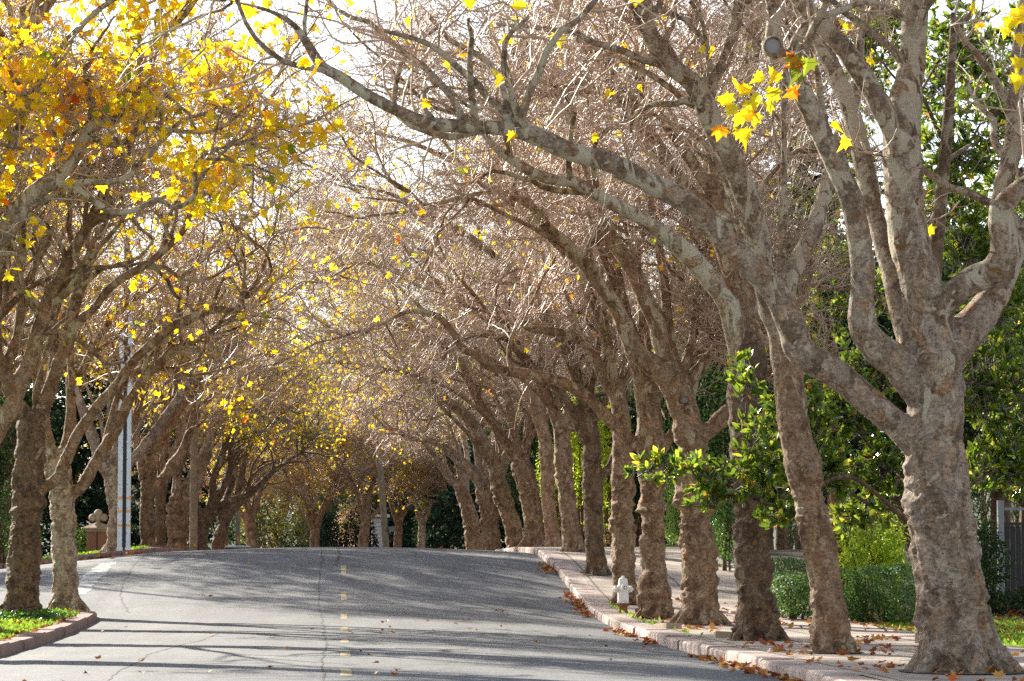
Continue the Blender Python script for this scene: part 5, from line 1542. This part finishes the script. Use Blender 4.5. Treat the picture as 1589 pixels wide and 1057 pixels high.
# ------------------------------------------------------------------ buildings
D = 132.; x = (8 - 530) * D / F; gz = gnd(x, D)
hb = empty('pink_house', (x, D, gz), 'pale pink stucco house seen past the left edge tree', 'house')
MB().box((-4.4, 3.0, 3.8), (10.0, 6, 7.9), bev=.02).build('wall', M_PINKW, hb)
MB().box((-4.4, 3.0, 7.9), (10.7, 6.7, .35), bev=.03).build('cornice', M_WHITE, hb)
MB().lathe([(7.6, 8.08), (.3, 9.8)], 4, (-4.4, 3.0, 0)).build('roof', M_ROOF, hb)
for k in range(4):
    MB().lathe([(.20, 3.3), (.20, 3.5), (.14, 3.55), (.13, 7.1), (.19, 7.2), (.19, 7.4)], 14, (-.2 - k * .75, -.25, 0)).build('column', M_PINKW, hb, smooth=True)
for k in range(3):
    f = MB()
    cx_, cz_ = -1.1 - k * 2.4, 1.9
    f.box((cx_, -.02, cz_ + .82), (1.2, .08, .1)).box((cx_, -.02, cz_ - .82), (1.3, .12, .1)).box((cx_ - .56, -.02, cz_), (.08, .08, 1.54)).box((cx_ + .56, -.02, cz_), (.08, .08, 1.54)).box((cx_, -.02, cz_), (.05, .06, 1.54))
    w_ = f.build('window', M_WHITE, hb)
    MB().box((cx_, -.005, cz_), (1.04, .03, 1.54)).build('pane', M_WIN, w_)
D = 172.; x = (589 - 530) * D / F; gz = gnd(x, D)
hb = empty('garage', (x, D, gz), 'white clapboard garage side beyond the crest behind the far pole', 'garage')
m = MB()
for k in range(15): m.box((0, 2, .15 + k * .24), (.9 - .0 * k, 4.0 + .0, .215))
m.build('wall', M_SIDING, hb)
MB().box((0, 2.0, 1.8), (.84, 3.94, 3.7)).build('core_wall', M_LGREY, hb)
MB().box((-.02, 1.9, 3.78), (1.3, 4.5, .16), bev=.02).build('roof', M_WHITE, hb)
D = 192.; x = (578 - 530) * D / F; gz = gnd(x, D)
hb = empty('slate_blue_house', (x, D, gz), 'dark slate-blue house above the white garage beyond the crest', 'house')
MB().box((.4, 4, 3.9), (6.4, 8, 7.8)).build('wall', M_PURPLE, hb)
m = MB(); m.add([(-3.2, -.4, 7.8), (4.0, -.4, 7.8), (4.0, 8.4, 7.8), (-3.2, 8.4, 7.8), (.4, -.4, 9.9), (.4, 8.4, 9.9)], [(0, 1, 4), (1, 2, 5, 4), (2, 3, 5), (3, 0, 4, 5), (3, 2, 1, 0)])
m.build('roof', M_ROOF, hb)
for dx in (-1.7, .6, 2.6):
    f = MB().box((dx, -.02, 5.3), (1.1, .08, 1.5)); w_ = f.build('window', M_WHITE, hb)
    MB().box((dx, -.07, 5.3), (.9, .03, 1.3)).build('pane', M_WIN, w_)

# ------------------------------------------------------------------ parked car beyond the crest
D = 136.; x = (372 - 530) * D / F
cgz = 1.4 + (850 - 847.0) * D / F - 1.42
cr = empty('parked_car', (x, D, float(zr(x, D)) + .0), 'pale car parked beyond the crest on the left, only its roof showing', 'car')
M_CAR = simple('pale_blue_white_car_paint', (.62, .68, .74), .25, 3, .04); M_TYRE = simple('tyre', (.02, .02, .02), .85, 9, .2)
dz = cgz - float(zr(x, D))


def shell(name, stations, mat, parent, smooth=True):
    """stations: (y, [(halfwidth,z)...]) cross sections mirrored in x"""
    V = []; Fc = []
    n = None
    for (yy, pr) in stations:
        ring = [(-a, yy, z + dz) for a, z in pr] + [(a, yy, z + dz) for a, z in reversed(pr)]
        n = len(ring); V += ring
    for i in range(len(stations) - 1):
        for k in range(n):
            k2 = (k + 1) % n; Fc.append((i * n + k, i * n + k2, (i + 1) * n + k2, (i + 1) * n + k))
    Fc.append(tuple(range(n))); Fc.append(tuple((len(stations) - 1) * n + k for k in range(n - 1, -1, -1)))
    return MB().add(V, Fc).build(name, mat, parent, smooth=smooth)


shell('body', [(-2.2, [(.70, .35), (.78, .5), (.74, .75), (.6, .85)]), (-2.0, [(.84, .25), (.9, .5), (.86, .85), (.7, .95)]), (-1.0, [(.86, .2), (.91, .5), (.88, .9), (.74, .97)]),
               (.9, [(.86, .2), (.91, .5), (.88, .9), (.74, .96)]), (1.9, [(.84, .25), (.88, .5), (.82, .78), (.66, .86)]), (2.25, [(.66, .35), (.74, .5), (.7, .66), (.55, .72)])], M_CAR, cr)
cab = shell('windows', [(-1.7, [(.70, .93), (.64, .98)]), (-1.05, [(.74, .93), (.60, 1.36)]), (.3, [(.74, .93), (.60, 1.38)]), (1.15, [(.72, .93), (.64, .97)])], M_WIN, cr)
shell('roof', [(-1.15, [(.60, 1.34), (.52, 1.39)]), (-.8, [(.62, 1.36), (.54, 1.425)]), (.0, [(.62, 1.37), (.54, 1.43)]), (.42, [(.60, 1.34), (.52, 1.39)])], M_CAR, cr)
for sx in (-1, 1):
    for yy in (-1.4, 1.4):
        wv = MB().lathe([(.20, -.11), (.32, -.10), (.33, 0), (.32, .10), (.20, .11)], 20, (sx * .80, yy, .32 + dz), 'X').build('wheel', M_TYRE, cr, smooth=True)
        MB().lathe([(.19, -.115), (.19, .115)], 12, (sx * .80, yy, .32 + dz), 'X').build('rim', M_STEEL, wv)
    MB().box((sx * .62, -2.14, .70 + dz), (.26, .12, .12), bev=.02).build('tail_light', simple('red_lens', (.4, .01, .01), .3), cr)
    MB().box((sx * .60, 2.16, .62 + dz), (.26, .14, .10), bev=.02).build('headlight', M_WIN, cr)

# sunny lawn slope beyond the crest
X, Y = np.meshgrid(np.linspace(4.0, 6.2, 8), np.linspace(172, 186, 12))
lz = np.array([[gnd(a, b_) for a, b_ in zip(r1, r2)] for r1, r2 in zip(X, Y)]) + .1 + np.clip(6.2 - X, 0, 3) * .35 + (Y - 172) * .10
tag(link_mesh('lawn', grid_mesh('lawn', X, Y, lz, M_TURF)), kind='structure')

# ------------------------------------------------------------------ close leaf sprays and pruning scars on the nearest trees
near = RIGHT[0]; nb_ = near['base']; rng = np.random.default_rng(300)
SP = [(1230, 95, 26, 0), (1255, 100, 28, 0), (1245, 125, 26, 0), (1238, 150, 24, .8), (1205, 120, 24, .25), (1185, 125, 22, .25), (1200, 145, 24, .1), (1160, 140, 24, .4), (1140, 145, 24, .5), (1120, 158, 26, .55), (1135, 168, 22, .1), (1165, 165, 24, .15), (1178, 155, 24, .1),
      (1170, 185, 24, .2), (1150, 185, 24, .3), (1162, 178, 24, .72), (1120, 205, 26, .8), (1150, 208, 24, .25), (1160, 215, 26, .3), (1190, 168, 24, .1), (1313, 222, 24, .3), (1296, 195, 20, .4), (1232, 155, 28, .78), (1238, 98, 26, .92),
      (1560, 8, 28, .4), (1578, 22, 28, .5), (1570, 35, 24, .3), (1558, 50, 20, .4), (1525, 42, 20, .75), (1583, 100, 26, .3), (1580, 125, 24, .35), (1575, 60, 20, .5), (1590, 70, 22, .4), (800, 214, 18, .7), (663, 163, 14, .7), (480, 100, 18, .3), (490, 108, 18, .35), (470, 95, 16, .45), (497, 98, 14, .5)]
pos = np.array([at(a, b_ - c * .4, 27.6) - nb_ for a, b_, c, t in SP]); sz = np.array([c * 27.6 / F * 1.25 for a, b_, c, t in SP]); tt = np.array([t for *_, t in SP])
n = len(SP)
me = leaves_mesh('leaf_spray', pos, norm(rng.normal(size=(n, 3)) * .5 + [0, -1, .1]), norm(rng.normal(size=(n, 3)) * .5 + [-.2, 0, -1]), sz, 'lobed', M_AUT, tt)
link_mesh('leaf_spray', me, near['obj'])
tw = []
for a, b_, c, t in SP:
    src = (1228, 88) if a < 1400 and a > 1000 else ((1586, 20) if a > 1500 else (a + 6, b_ - 16))
    if a > 1290 and a < 1400: src = (1290, 150)
    A = at(*src, 27.8) - nb_; B_ = at(a, b_ - c * .4, 27.6) - nb_; m_ = (A + B_) / 2 + rng.normal(size=3) * .03 + [0, 0, .05]
    tw.append(np.array([A, (A + m_) / 2, m_, (m_ + B_) / 2, B_]))
tw = np.array(tw)
link_mesh('leaf_stalks', quads_mesh('leaf_stalks', [tubes(tw, np.full((len(tw), 5), .004), 4)], M_TWIG), near['obj'])


def scar(spec, px, py, w, name='pruning_scar', D=None, tilt=(0, -1, 0)):
    D = D or spec['Dd']; b0 = spec['base']; r_ = w / 2 * D / F
    c = at(px, py, D) - b0
    o = MB().lathe([(r_ * 1.15, .10), (r_ * 1.2, .02), (r_ * 1.12, -.02), (r_ * .98, -.035), (r_ * .86, -.02), (r_ * .84, .0)], 20, (0, 0, 0), 'Y').build(name, BARK['grey'], spec['obj'], tuple(c), smooth=True)
    MB().lathe([(r_ * .86, -.005), (r_ * .6, .004), (r_ * .05, .008)], 20, (0, 0, 0), 'Y').build('cut_face', M_RING, o, (0, 0, 0), smooth=True)
    return o


scar(RIGHT[0], 1199, 71, 27, D=27.35)
scar(RIGHT[3], 1062, 620, 10, D=RIGHT[3]['Dd'] - .35)
scar(LEFT[7], 338, 659, 8, D=LEFT[7]['Dd'] - .35)
